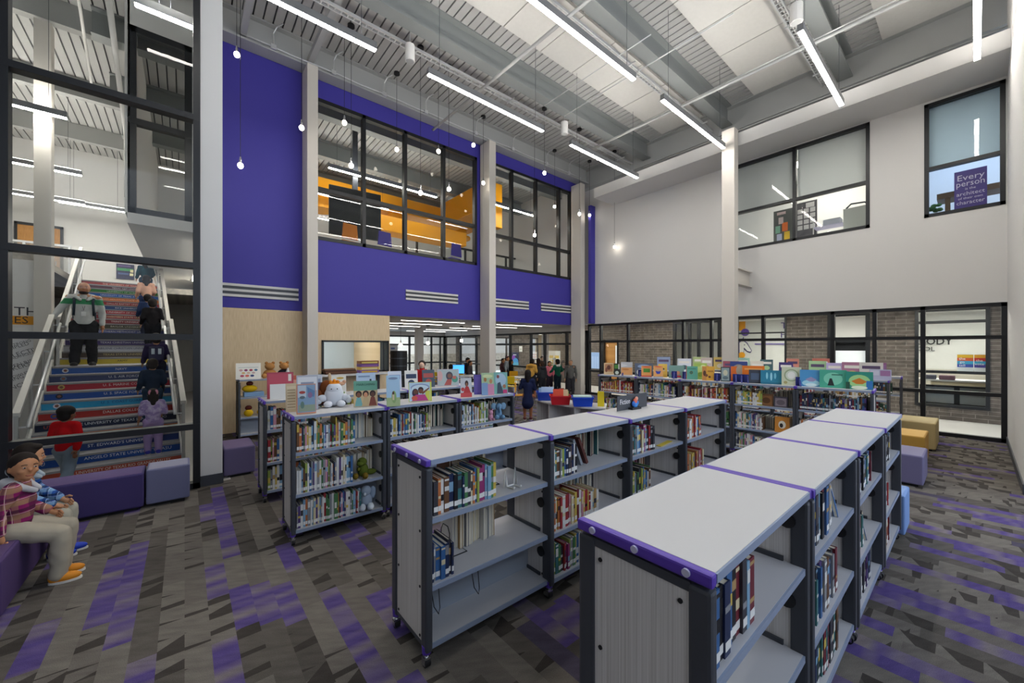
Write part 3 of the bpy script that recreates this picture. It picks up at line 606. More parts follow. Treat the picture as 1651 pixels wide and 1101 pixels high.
def fill(case, z, side, x0, x1, pal, phrase, hmin=0.20, hmax=0.275, lean=0.0, W=CW, D=CD, th=(0.012, 0.034), rev=None, stuff=False):
    """a run of upright books on one shelf, from local x0 to x1; side 'f' faces local -y, 'b' faces local +y"""
    ox, oy, rz = case
    T = Matrix.Translation((ox, oy, 0)) @ Matrix.Rotation(rz, 4, 'Z')
    if side == 'b': T = T @ Matrix.Translation((W, D, 0)) @ Matrix.Rotation(PI, 4, 'Z')
    x = x0; n = 0; h0 = R.uniform(hmin, hmax)
    while x < x1:
        t = R.uniform(*th)
        if x + t > x1 + 0.004: break
        if R.random() < 0.35: h0 = R.uniform(hmin, hmax)
        h = h0 + R.uniform(-0.012, 0.012); d = min(R.uniform(0.15, 0.2), D / 2 - 0.05); y = 0.035 + R.uniform(0, 0.02)
        name = R.choice(PSETS[pal]); a2 = R.choice(['white', 'cream', 'grey', 'black', 'charcoal', 'sky blue', 'tan', 'yellow', 'white'])
        q0 = R.uniform(0.3, 0.7); acc = [(q0, q0 + R.uniform(0.05, 0.28))] + ([(0.9, 0.95)] if R.random() < 0.4 else [])
        ln = lean if R.random() < 0.7 else lean * 0.4
        L = T @ Matrix.Translation((x, y, z)) @ Matrix.Rotation(ln, 4, 'Y')
        if NB[0] < LIMIT and not stuff:
            NB[0] += 1
            c = MB(); book_geo(c, t, h, d, acc)
            o = c.build('book', [mat(PAL[name], 0.45), mat(PAL[a2], 0.5)])
            o.matrix_world = L
            tag(o, '%s book, %s along the %s' % (name, NTH[min(n, len(NTH) - 1)], phrase), 'book', 'shelved books, ' + phrase)
            MB().box(0.0028, t - 0.0028, 0.005, d - 0.004, 0.003, h - 0.004).build('pages', page, o)
            if R.random() < 0.85: MB().box(0.001, t - 0.001, -0.0022, -0.0012, 0.022, 0.052).build('spine_label', labelw, o)
        else:
            b = STUFF
            for (c, q) in ((PAL[name], [(0, t, 0, 0.005, 0, h), (0, 0.0028, 0.005, d, 0, h), (t - 0.0028, t, 0.005, d, 0, h)]), (PAL[a2], [(0.0015, t - 0.0015, -0.0012, 0, h * acc[0][0], h * acc[0][1])]), ('#d8d0bd', [(0.0028, t - 0.0028, 0.005, d - 0.004, 0.003, h - 0.004)]), ('#e6e6e4', [(0.001, t - 0.001, -0.0022, -0.0012, 0.022, 0.052)])):
                b.m(smat(c))
                for k in q: b.box(*k, L)
        x += t + 0.0008 + (abs(lean) * 0.004); n += 1
    return n
U, MD, LO = SH[2], SH[1], SH[0]
def ph(sh, c, row): return '%s shelf, %s case of the %s row' % (sh, NTH[c], row)
# aisle row (faces the aisle)
r3 = [(0, U, 0.05, 0.46, 'cool', 0.23, 0.275), (0, MD, 0.05, 0.16, 'dark', 0.2, 0.24), (1, U, 0.05, 0.60, 'cool', 0.20, 0.28), (1, MD, 0.05, 0.72, 'cool', 0.2, 0.27), (1, LO, 0.05, 0.78, 'dark', 0.22, 0.28), (2, U, 0.05, 0.72, 'cool', 0.21, 0.25),
      (2, MD, 0.05, 0.50, 'mix', 0.22, 0.28), (2, LO, 0.05, 0.72, 'cool', 0.2, 0.27), (3, U, 0.05, 0.60, 'cool', 0.2, 0.25), (3, MD, 0.05, 0.50, 'mix', 0.2, 0.25), (3, LO, 0.05, 0.58, 'warm', 0.2, 0.25)]
for c, z, a, b, p, h1, h2 in r3: fill(ROW3[c], z, 'f', a, b, p, ph({U: 'upper', MD: 'middle', LO: 'bottom'}[z], c, 'aisle'), h1, h2, th=(0.022, 0.048))
# middle row
r2 = [(0, U, 0.05, 0.56, 'mix', 0.2, 0.25), (0, MD, 0.05, 0.23, 'cool', 0.2, 0.25), (1, U, 0.05, 0.36, 'mix', 0.2, 0.235), (1, MD, 0.05, 0.62, 'warm', 0.2, 0.25), (1, LO, 0.05, 0.60, 'mix', 0.2, 0.24), (2, U, 0.05, 0.48, 'mix', 0.2, 0.26), (2, MD, 0.05, 0.42, 'mix', 0.2, 0.25), (3, U, 0.05, 0.48, 'kids', 0.2, 0.25), (3, MD, 0.05, 0.5, 'warm', 0.2, 0.24)]
for c, z, a, b, p, h1, h2 in r2: fill(ROW2[c], z, 'f', a, b, p, ph({U: 'upper', MD: 'middle', LO: 'bottom'}[z], c, 'middle'), h1, h2, th=(0.014, 0.034))
# picture book row
for c, z, a, b, p, h1, h2 in ((0, U, 0.05, 0.66, 'kids', 0.22, 0.29), (0, MD, 0.05, 0.62, 'kids', 0.22, 0.29), (0, LO, 0.05, 0.72, 'kids', 0.2, 0.27), (1, U, 0.05, 0.60, 'kids', 0.2, 0.26), (2, U, 0.05, 0.52, 'kids', 0.2, 0.27)):
    fill(ROW1[c], z, 'f', a, b * 0.915, p, ph({U: 'upper', MD: 'middle', LO: 'bottom'}[z], c, 'picture book'), h1, h2, th=(0.009, 0.024))
# everything further away is one body of books
for c, z, a, b, p in ((0, U, 0.30, 0.62, 'pale'), (0, MD, 0.34, 0.7, 'pale'), (1, U, 0.5, 0.9, 'dark'), (1, MD, 0.3, 0.8, 'pale'), (2, U, 0.3, 0.6, 'mix'), (2, MD, 0.4, 0.7, 'mix')): fill(ROW2[c], z, 'b', CW - b, CW - a, p, '', stuff=True)
for c, z, a, b in ((0, U, 0.05, 0.5), (0, MD, 0.05, 0.4), (1, U, 0.05, 0.6), (1, MD, 0.1, 0.8), (2, U, 0.1, 0.8)): fill(ROW1[c], z, 'b', a, b, 'dark' if c else 'pale', '', stuff=True, D=0.47, W=0.9)
for c in range(4):
    o = (0.72 + 0.93 * c, 5.46, 0.0)
    for z in SH: fill(o, z, 'f', 0.05, R.uniform(0.55, 0.84), 'kids', '', 0.2, 0.28, stuff=True, D=0.47)
for i, o in enumerate(EROWS):
    for z in SH:
        z = z * EH
        fill(o, z, 'f', 0.05, (0.84 if z > 0.4 else 0.7) if i != 3 else 0.45, ['warm', 'kids', 'warm', 'kids', 'cool'][i] if z > 0.8 else 'kids', '', 0.19, 0.26, stuff=True, th=(0.012, 0.03))
        fill(o, z, 'b', 0.05, 0.82, 'dark', '', 0.19, 0.26, stuff=True, W=0.905, th=(0.02, 0.04))
for j in (1, 2):
    for i in range(5):
        o = EST[j] - ED * (0.905 * i)
        for z in SH: fill((o.x, o.y, ERZ), z * EH, 'f', 0.05, R.uniform(0.6, 0.84), ('dark', 'warm', 'pale')[(i + j) % 3], '', 0.19, 0.26, stuff=True, th=(0.016, 0.034))
o = STUFF.build('shelved_books', SMATS); tag(o, 'books filling the farther shelves', 'books', None, 'stuff')
# ================================================================ picture books standing on the bookcases
def art(shapes, w, h, parent, z0=0.0008):
    """flat printed shapes on a cover that lies in local x (across) and z (up), facing -y"""
    mb = MB(); cols = []
    for i, s in enumerate(shapes):
        c = s[-1]
        if c not in cols: cols.append(c)
        mb.m(cols.index(c)); y = -z0 - 0.0003 * i
        if s[0] == 'e':
            _, u, v, a, b, _ = s; n = 18
            pts = [((u + a * math.cos(2 * PI * k / n)) * w, y, (v + b * math.sin(2 * PI * k / n)) * h) for k in range(n)]
        elif s[0] == 'r':
            _, u0, v0, u1, v1, _ = s; pts = [(u0 * w, y, v0 * h), (u1 * w, y, v0 * h), (u1 * w, y, v1 * h), (u0 * w, y, v1 * h)]
        else: pts = [(u * w, y, v * h) for u, v in s[1]]
        mb.add(pts, [tuple(range(len(pts)))])
    return mb.build('cover_picture', [mat(c, 0.5) for c in cols], parent)
def picture_book(px0, px1, pt, pb, label, bg, shapes, title=None, tcol='#f2efe6', pos=None, face=0.7, z=CH + 0.002, tilt=0.16, group='picture books standing on the bookcases', wh=None, thick=0.012, phi=None):
    p = pos if pos is not None else at_z((px0 + px1) / 2, pb, z)
    dep = p.x * SN + p.y * CN
    if phi is None: phi = -math.atan2(p.x, p.y) * face
    vis = max(0.45, abs(math.cos(phi + math.atan2(p.x, p.y))))
    w = (px1 - px0) * dep / FPX / vis; h = (pt - pb) * -1 * dep / FPX
    if wh: w, h = wh
    o = MB().box(-w / 2, w / 2, 0, 0.003, 0, h).box(-w / 2, w / 2, thick - 0.003, thick, 0, h).box(-w / 2, -w / 2 + 0.003, 0.003, thick - 0.003, 0, h).build('picture_book', mat(bg, 0.4))
    MB().box(-w / 2 + 0.003, w / 2 - 0.004, 0.003, thick - 0.003, 0.003, h - 0.003).build('pages', page, o)
    MB().box(-0.02, 0.02, thick, thick + 0.07, 0.0, 0.006).bar((0, thick + 0.004, h * 0.5), (0, thick + 0.07, 0.003), 0.01, 0.004).build('easel', labelw, o)
    if shapes:
        a = art(shapes, w, h, o); a.location = (-w / 2, 0, 0)
    if title: text(title, h * 0.13, tcol, face_neg_y(0, -0.003, h * 0.86), o, 'title', wmax=w * 0.88)
    o.matrix_world = Matrix.Translation((p.x, p.y, z)) @ Matrix.Rotation(phi, 4, 'Z') @ Matrix.Rotation(-tilt, 4, 'X')
    return tag(o, label, 'book', group)
def figs(cols, v=0.02, skin=('#7a4a30', '#c98d68', '#5a3626')):
    out = []
    n = len(cols)
    for i, c in enumerate(cols):
        u = (i + 0.7) / (n + 0.4)
        out += [('p', [(u - 0.17, v), (u + 0.17, v), (u + 0.08, v + 0.34), (u - 0.08, v + 0.34)], c), ('e', u, v + 0.47, 0.13, 0.13, '#2b1a16'), ('e', u, v + 0.43, 0.085, 0.10, skin[i % 3])]
    return out
TO = 'picture books on the picture book row'
picture_book(462, 478, 618, 664, 'cream storybook turned edgewise beside the tower picture book', '#cbb996', [('r', 0.1, 0.1, 0.9, 0.9, '#d8caa9')] + [('r', 0.15, 0.15 + 0.1 * i, 0.85, 0.18 + 0.1 * i, '#a08f70') for i in range(7)], None, group=TO)
picture_book(480, 508, 619, 667, 'pale blue picture book of towers with orange border', '#c8876a', [('r', 0.06, 0.05, 0.97, 0.97, '#7f9bb8'), ('r', 0.08, 0.55, 0.5, 0.95, '#b8c4cf'), ('e', 0.3, 0.72, 0.16, 0.05, '#a03a34'), ('e', 0.3, 0.55, 0.14, 0.05, '#54636d'), ('p', [(0.55, 0.9), (0.95, 0.75), (0.9, 0.55), (0.6, 0.6)], '#5b7fa8'), ('e', 0.7, 0.62, 0.12, 0.1, '#8a6a90'), ('r', 0.1, 0.08, 0.95, 0.3, '#8c9a86'), ('e', 0.3, 0.3, 0.1, 0.12, '#5d7a70')], None, group=TO)
picture_book(480, 511, 608, 664, 'grey and white picture book standing behind the tower picture book', '#a9afbb', [('r', 0.05, 0.55, 0.95, 0.95, '#d2d6dc'), ('r', 0.2, 0.6, 0.8, 0.8, '#8893a6')], None, pos=at_z(496, 661, CH), group=TO)
picture_book(511, 538, 606, 652, 'dark plum picture book with yellow star behind the soft toy', '#4a3048', [('p', [(0.62, 0.9), (0.66, 0.75), (0.8, 0.73), (0.68, 0.65), (0.72, 0.5), (0.62, 0.6), (0.5, 0.5), (0.55, 0.65), (0.44, 0.73), (0.58, 0.75)], '#e6c64a'), ('e', 0.3, 0.5, 0.06, 0.05, '#d9a94a'), ('e', 0.5, 0.25, 0.1, 0.08, '#b8463a'), ('e', 0.75, 0.3, 0.08, 0.06, '#d07a4a')], None, pos=at_z(523, 654, CH), group=TO, wh=(0.24, 0.26))
picture_book(572, 608, 614, 655, 'green topped picture book titled marching, with three figures', '#63a08a', [('r', 0.0, 0.0, 1, 0.62, '#c6ae84')] + figs(['#6fa6a6', '#b9a27a', '#7a3a2c']), 'MARCHING', '#2f5a50', group=TO)
picture_book(562, 580, 598, 640, 'white picture book of leaping animals behind the marching book', '#e3e0d4', [('e', 0.4, 0.62, 0.2, 0.12, '#5a3a2a'), ('e', 0.45, 0.35, 0.18, 0.12, '#8a5a36'), ('e', 0.6, 0.85, 0.25, 0.06, '#caa54a'), ('r', 0.1, 0.04, 0.9, 0.12, '#86a85a')], None, pos=Vector((1.62, 5.62, 0)), group='picture books on the second picture row', wh=(0.19, 0.26))
picture_book(592, 616, 601, 645, 'pale blue picture book of snow with small dark figure', '#b3c9e2', [('r', 0.05, 0.05, 0.95, 0.4, '#dfe8f2'), ('r', 0.68, 0.5, 0.78, 0.68, '#2b3140'), ('r', 0.1, 0.78, 0.7, 0.86, '#7c93b4')], None, pos=Vector((1.98, 5.58, 0)), group='picture books on the second picture row', wh=(0.26, 0.28))
picture_book(624, 645, 605, 655, 'tall blue sky picture book with a child on grass', '#a9cbe6', [('r', 0, 0, 1, 0.28, '#a9bd8a'), ('e', 0.55, 0.3, 0.18, 0.2, '#8fae72'), ('e', 0.5, 0.42, 0.08, 0.06, '#5a3626'), ('r', 0.43, 0.2, 0.57, 0.38, '#d9c9a4'), ('e', 0.5, 0.9, 0.35, 0.04, '#7d8fb0')], None, group=TO)
picture_book(660, 696, 616, 647, 'picture book of two girls in magenta under a rainbow', '#c9cf52', [('r', 0.02, 0.02, 0.93, 0.98, '#b9d3e4'), ('e', 0.5, 0.72, 0.42, 0.2, '#8fa0c4'), ('e', 0.5, 0.66, 0.38, 0.2, '#cfe0ea'), ('r', 0.72, 0.03, 0.92, 0.55, '#d0d458'), ('e', 0.28, 0.45, 0.14, 0.22, '#3a2340'), ('p', [(0.12, 0.03), (0.85, 0.03), (0.7, 0.35), (0.3, 0.35)], '#b83a80'), ('e', 0.3, 0.5, 0.1, 0.12, '#6a3d2a'), ('e', 0.52, 0.6, 0.12, 0.15, '#2a1a20'), ('e', 0.52, 0.52, 0.1, 0.12, '#7a4830'), ('p', [(0.6, 0.35), (0.9, 0.65), (0.87, 0.7), (0.55, 0.45)], '#7a4830'), ('e', 0.25, 0.18, 0.13, 0.12, '#cf5a44')], None, group=TO)
picture_book(694, 726, 594, 624, 'wide pink and grey picture book of mother with baby', '#c3b3bf', [('r', 0.03, 0.03, 0.97, 0.97, '#aab9bb'), ('e', 0.12, 0.6, 0.12, 0.3, '#cfa6a6'), ('e', 0.55, 0.6, 0.16, 0.25, '#45404c'), ('e', 0.56, 0.6, 0.1, 0.13, '#7d5748'), ('p', [(0.3, 0.05), (0.62, 0.05), (0.66, 0.4), (0.45, 0.4)], '#a9534c'), ('e', 0.8, 0.4, 0.14, 0.2, '#4f9a86'), ('e', 0.78, 0.5, 0.09, 0.1, '#c96f62')], None, pos=Vector((3.35, 5.62, 0)), group='picture books on the second picture row', wh=(0.36, 0.28))
picture_book(743, 761, 609, 640, 'small red and white picture book of girl in red dress', '#c9ccd2', [('e', 0.55, 0.7, 0.16, 0.16, '#3a2420'), ('e', 0.55, 0.64, 0.1, 0.1, '#8a5a44'), ('p', [(0.2, 0.15), (0.95, 0.15), (0.7, 0.55), (0.45, 0.55)], '#b83236'), ('r', 0.0, 0.0, 1, 0.22, '#c4474a'), ('e', 0.2, 0.4, 0.16, 0.1, '#c4474a')], None, group=TO)
picture_book(777, 797, 601, 637, 'picture book of tall figures in blue and pink gowns', '#a8c39a', [('r', 0, 0, 0.5, 0.55, '#7f9fc9'), ('r', 0.5, 0, 1, 0.5, '#d48fae'), ('e', 0.3, 0.7, 0.12, 0.1, '#a9773f'), ('e', 0.75, 0.62, 0.12, 0.1, '#c08a5a'), ('e', 0.5, 0.85, 0.4, 0.08, '#d2dba8')], None, group=TO)
picture_book(771, 780, 601, 634, 'thin violet picture book edge beside the gowns picture book', '#5b4aa6', [('r', 0.1, 0.1, 0.9, 0.9, '#6b5ab4')], None, pos=at_z(774, 636, CH), group=TO, wh=(0.16, 0.27))
picture_book(797, 819, 600, 635, 'teal picture book of a dark cloaked figure, at row end', '#79b0ab', [('e', 0.5, 0.65, 0.4, 0.3, '#a9c3d6'), ('p', [(0.2, 0.02), (0.7, 0.02), (0.45, 0.55), (0.25, 0.5)], '#3a4a5c'), ('e', 0.75, 0.35, 0.12, 0.09, '#a97455'), ('r', 0.65, 0.03, 0.95, 0.2, '#c83a78'), ('e', 0.3, 0.8, 0.1, 0.08, '#8a4a4a')], None, group=TO)
picture_book(423, 453, 607, 641, 'crimson picture book behind a blank white card', '#a83a4e', [('r', 0.06, 0.06, 0.94, 0.94, '#b8485c'), ('r', 0.8, 0.65, 0.92, 0.92, '#e4dcd2')], None, pos=Vector((0.93, 5.66, 0)), group='picture books on the second picture row', wh=(0.29, 0.33))
o = MB().box(-0.1, 0.1, 0, 0.004, 0, 0.19).build('card', labelw); o.matrix_world = Matrix.Translation((0.90, 5.55, CH + 0.002)) @ Matrix.Rotation(-0.12, 4, 'Z') @ Matrix.Rotation(-0.1, 4, 'X'); tag(o, 'blank white card leaning on the crimson picture book', 'card')
picture_book(387, 415, 600, 622, 'white sign card with rows of coloured letters on maple-side bookcase', '#e8e6df', [('r', 0.1, 0.7, 0.9, 0.74, '#b9c4c0')] + [('e', 0.2 + 0.2 * i, 0.55, 0.07, 0.07, c) for i, c in enumerate(('#c9a0a0', '#8b3a6a', '#a8344a', '#4a7a9a'))] + [('e', 0.3 + 0.2 * i, 0.38, 0.07, 0.06, c) for i, c in enumerate(('#d9b070', '#d9b9a0', '#c9a9a9'))] + [('e', 0.25 + 0.2 * i, 0.2, 0.08, 0.07, c) for i, c in enumerate(('#c0506a', '#d96a5a', '#3a4a7a'))], None, pos=Vector((0.98, 9.37, 0)), wh=(0.42, 0.36), group='cards on the maple-side bookcase', tilt=0.5, phi=-0.1)
for k, (x, c, c2, nm) in enumerate(((1.13, '#c8644a', '#e0a08a', 'coral picture book'), (1.32, '#c2c8d2', '#8a98b4', 'pale grey picture book'), (2.45, '#cfd6e6', '#7f8cc0', 'pale lavender picture book'), (2.72, '#e4e2dc', '#2c3c5c', 'white picture book with navy band'), (3.02, '#3d4d5c', '#a8504a', 'slate picture book with red lettering'))):
    picture_book(0, 10, 0, 10, nm + ' standing on the second picture row', c, [('r', 0.1, 0.55, 0.9, 0.8, c2), ('e', 0.5, 0.3, 0.25, 0.18, c2)], None, pos=Vector((x, 5.68, 0)), wh=(0.2, 0.28), group='picture books on the second picture row', phi=-0.25)
# front corridor row
TE = 'picture books on the front corridor row'
def on_row(px, j=0, depth=0.14):                          # where the vertical plane through a photo column meets a corridor row
    d = ray(px, 600); o = EST[j] + EN * depth; e = -ED
    den = d.x * e.y - d.y * e.x; t = (o.x * e.y - o.y * e.x) / den
    return Vector((d.x * t, d.y * t, 0)), t
ZE = CH * EH + 0.002
def eb(px0, px1, pt, pb, label, bg, shapes, title=None, tcol='#f2efe6', pos=None, wh=None, **k):
    p, t = on_row((px0 + px1) / 2, 0, 0.13 if pos is None else 0.27)
    return picture_book(px0, px1, pt, pb, label, bg, shapes, title, tcol, pos=p, face=1.0, z=ZE, group=TE, wh=wh or ((px1 - px0) * t / FPX, (pb - pt) * t / FPX * 1.04), **k)
eb(974, 989, 585, 603, 'tan picture book of brown animals at the column end', '#c9b08a', [('r', 0.1, 0.25, 0.9, 0.9, '#a87858'), ('e', 0.5, 0.6, 0.2, 0.2, '#5a3226'), ('e', 0.25, 0.4, 0.12, 0.2, '#7a4a36')])
eb(990, 999.5, 586, 604, 'narrow dark picture book with green title', '#2b2f2a', [('r', 0.1, 0.55, 0.9, 0.9, '#4f8a3a'), ('e', 0.5, 0.2, 0.3, 0.15, '#c9d4c9'), ('r', 0.72, 0.5, 0.9, 0.95, '#d9d9d9')])
eb(1001.5, 1019.5, 584, 605, 'picture book of an orange desert under pale sky', '#b9b9bc', [('r', 0.02, 0.05, 0.98, 0.6, '#d0975f'), ('e', 0.4, 0.45, 0.3, 0.06, '#b8763f'), ('p', [(0, 0.6), (0.6, 0.75), (0, 0.9)], '#cfcfd2')])
eb(1022, 1054, 582, 606, 'wide slate blue picture book standing behind smaller ones', '#5a6478', [('e', 0.5, 0.75, 0.35, 0.15, '#8fa6c9'), ('e', 0.3, 0.3, 0.2, 0.25, '#d4dcd9'), ('e', 0.8, 0.55, 0.12, 0.2, '#c9b4a4')], pos=at_z(1036, 603.2, CH), wh=(0.36, 0.27))
eb(1034.5, 1050, 591, 608, 'square orange picture book with green rectangle', '#dd9a5a', [('r', 0.2, 0.4, 0.85, 0.75, '#4f8a34'), ('r', 0.0, 0.0, 1, 0.1, '#c93a34'), ('e', 0.5, 0.9, 0.4, 0.05, '#e05a3a')])
eb(1054, 1068.5, 591, 609, 'square orange picture book with a blue bowl', '#e0a464', [('p', [(0.2, 0.55), (0.8, 0.55), (0.65, 0.3), (0.35, 0.3)], '#2f3fa0'), ('e', 0.5, 0.62, 0.25, 0.1, '#c9a08a'), ('e', 0.5, 0.92, 0.4, 0.04, '#e2553a'), ('r', 0.0, 0.0, 1, 0.06, '#7fa9cf')])
eb(1062, 1075, 582, 603, 'yellow picture book with small black hat', '#e6bf58', [('e', 0.5, 0.62, 0.2, 0.08, '#3a3430'), ('e', 0.5, 0.5, 0.3, 0.05, '#d8d0b0'), ('r', 0.05, 0.05, 0.95, 0.2, '#dcb24a')], pos=at_z(1068, 604.6, CH), wh=(0.17, 0.27))
eb(1080, 1101, 585, 609, 'teal picture book with a red hooded figure', '#7da096', [('e', 0.35, 0.35, 0.2, 0.2, '#b5483c'), ('e', 0.6, 0.4, 0.15, 0.15, '#c98a6a'), ('r', 0.2, 0.05, 0.8, 0.2, '#b9303a')], pos=at_z(1090, 607.5, CH), wh=(0.28, 0.25))
eb(1107, 1124, 591, 611.5, 'sea green storybook with small round emblem', '#5fa592', [('e', 0.45, 0.52, 0.14, 0.12, '#6a5a34'), ('e', 0.45, 0.52, 0.09, 0.08, '#3f7a6a'), ('r', 0.15, 0.78, 0.85, 0.84, '#3f7f70'), ('r', 0, 0, 0.06, 1, '#b05a4a')])
eb(1122, 1137, 587, 612, 'lime green picture book of leaves', '#a9c763', [('e', 0.4, 0.6, 0.25, 0.2, '#c9dc8a'), ('e', 0.5, 0.3, 0.2, 0.15, '#8fb04f'), ('e', 0.7, 0.8, 0.2, 0.1, '#d4e0a0')], pos=at_z(1127, 610.8, CH), wh=(0.22, 0.31))
eb(1133, 1151, 591, 613, 'golden picture book of a crowd of figures', '#e0a840', [('r', 0.0, 0.0, 0.35, 0.95, '#c98a4a'), ('e', 0.2, 0.5, 0.12, 0.2, '#5a3a2a'), ('e', 0.35, 0.35, 0.12, 0.1, '#7a4a34'), ('e', 0.6, 0.25, 0.1, 0.08, '#6a3f2c'), ('r', 0.45, 0.6, 0.9, 0.7, '#b87a30')])
eb(1163, 1176, 591, 613.5, 'dark framed picture book of grey mist', '#2f3338', [('r', 0.08, 0.06, 0.92, 0.94, '#8fa0a0'), ('e', 0.5, 0.6, 0.25, 0.2, '#c9c4a8'), ('e', 0.5, 0.25, 0.3, 0.12, '#5f7078')])
eb(1181, 1201, 584, 612, 'navy picture book with an orange moon', '#3a4a86', [('e', 0.5, 0.5, 0.42, 0.36, '#9a9488'), ('r', 0.05, 0.02, 0.45, 0.75, '#e2702a'), ('e', 0.55, 0.55, 0.2, 0.25, '#b0a898')], pos=at_z(1190, 613, CH), wh=(0.27, 0.36))
eb(1203, 1226, 589, 610, 'bright orange picture book behind the charcoal one', '#e87a20', [('r', 0.1, 0.75, 0.9, 0.85, '#f0a860')], pos=at_z(1214, 613, CH), wh=(0.33, 0.29))
eb(1209, 1228, 594, 615, 'charcoal picture book with faint blue panel', '#3e4450', [('r', 0.15, 0.25, 0.75, 0.75, '#4f607a'), ('e', 0.9, 0.55, 0.05, 0.05, '#b0b4b8'), ('r', 0, 0, 1, 0.06, '#2c3038')])
eb(1229, 1258, 593, 614.5, 'wide teal blue picture book of icy shapes', '#2f7f9c', [('e', 0.3, 0.6, 0.05, 0.25, '#8fd0e0'), ('e', 0.5, 0.55, 0.05, 0.3, '#9fd8e6'), ('e', 0.68, 0.6, 0.05, 0.22, '#7cc4d6'), ('r', 0.0, 0.0, 1, 0.15, '#286c88')])
eb(1263, 1289, 587, 615.5, 'cream picture book with a wreath of leaves', '#c9cdb0', [('e', 0.5, 0.55, 0.38, 0.34, '#9aa884'), ('e', 0.5, 0.55, 0.3, 0.27, '#cfd6c4'), ('e', 0.5, 0.55, 0.2, 0.19, '#e8e8e0'), ('e', 0.2, 0.15, 0.1, 0.08, '#a8a06a')])
eb(1293, 1322, 593, 619, 'blue picture book with a violet fan shape', '#4f95c8', [('e', 0.5, 0.2, 0.4, 0.2, '#9fd0e0'), ('p', [(0.25, 0.42), (0.5, 0.58), (0.77, 0.42), (0.6, 0.3), (0.42, 0.3)], '#9a92b8'), ('e', 0.5, 0.1, 0.25, 0.1, '#d4e8ec')])
eb(1326, 1360, 593, 621, 'sea green picture book with a black dress silhouette', '#4aa58c', [('e', 0.5, 0.5, 0.35, 0.35, '#7cc8ac'), ('p', [(0.3, 0.12), (0.55, 0.12), (0.46, 0.52), (0.38, 0.52)], '#252a2c'), ('r', 0.45, 0.7, 0.85, 0.76, '#2f6a5a')])
eb(1369, 1402, 595, 622.5, 'green and blue picture book with an orange fan shape', '#2f8a78', [('e', 0.5, 0.45, 0.4, 0.38, '#9fcf8a'), ('r', 0.75, 0.02, 0.98, 0.5, '#2f6fae'), ('p', [(0.2, 0.45), (0.5, 0.65), (0.78, 0.45), (0.62, 0.3), (0.38, 0.3)], '#c8782a'), ('e', 0.5, 0.1, 0.3, 0.1, '#dfe6d0'), ('r', 0, 0, 0.15, 0.4, '#1f4a3a')])
for k, (px, pb) in enumerate(((1003, 605), (1031, 607), (1086, 610), (1104, 611.5), (1156, 613), (1187, 615), (1196, 615.5), (1206, 616), (1291, 618.5))):
    p, _t = on_row(px, 0, 0.04)
    b = MB().box(-0.012, 0.012, 0, 0.12, 0, 0.015).box(-0.05, 0.05, 0.115, 0.125, 0, 0.14).prism([(0, 0), (0.11, 0), (0.11, 0.13)], -0.012, 0.012, Matrix.Translation((0, 0.01, 0.0)) @ Matrix(((0, 0, 1, 0), (1, 0, 0, 0), (0, 1, 0, 0), (0, 0, 0, 1)))).build('book_stand', mat('#28327a', 0.5), bevel=0.003)
    b.matrix_world = Matrix.Translation((p.x, p.y, ZE)) @ Matrix.Rotation(ERZ + 0.3, 4, 'Z'); tag(b, 'small navy book stand, %s along the front corridor row' % NTH[k], 'book stand', 'navy book stands')
# further corridor rows: a run of covers seen over the front row
cols = [('#8a98b8', 'dusty blue'), ('#b8c98a', 'pale green'), ('#d8dce4', 'white'), ('#d8c070', 'mustard'), ('#c8b8b0', 'beige'), ('#a0c8b8', 'mint'), ('#9a5060', 'wine red'), ('#4a6a70', 'dark teal'), ('#e0d8c8', 'ivory'), ('#d08878', 'salmon'), ('#473b78', 'deep violet'), ('#c87868', 'coral'), ('#a8cc9c', 'leaf green'), ('#bcaed8', 'lilac'), ('#b07a96', 'mauve'), ('#d8d4d0', 'off white')]
for k, (c, nm) in enumerate(cols):
    j = 1 if k % 2 == 0 or k > 12 else 2
    o = EST[j] + EN * 0.2 - ED * (0.25 + 0.268 * k)
    ph_ = -math.atan2(o.x, o.y)
    picture_book(0, 1, 0, 1, nm + ' picture book on the ' + ('second corridor row' if j == 1 else 'corridor row closest to the glass'), c, [('r', 0.12, 0.62, 0.88, 0.8, '#e8e4dc' if k % 3 else '#5a4a6a'), ('e', 0.5, 0.3, 0.25, 0.18, cols[(k + 5) % 16][0])], None, z=ZE, pos=Vector((o.x, o.y, 0)), wh=(R.uniform(0.24, 0.34), R.uniform(0.27, 0.36)), group='picture books on the farther corridor rows', phi=ph_)
for k, (dx, w_, h_, c, nm) in enumerate(((4.36, 0.24, 0.32, '#8a5a80', 'plum and pink'), (4.40, 0.3, 0.2, '#b0b4d0', 'lavender grey'))):
    o = EST[1] + EN * (0.1 + 0.18 * (1 - k)) - ED * dx
    picture_book(0, 1, 0, 1, nm + ' picture book at the aisle end of the second corridor row', c, [('r', 0.05, 0.45, 0.45, 0.9, '#d8a848' if k == 0 else '#c8cce0'), ('r', 0.5, 0.4, 0.95, 0.9, '#9a70a0')], None, z=ZE, pos=Vector((o.x, o.y, 0)), wh=(w_, h_), group='picture books on the farther corridor rows', phi=-math.atan2(o.x, o.y))
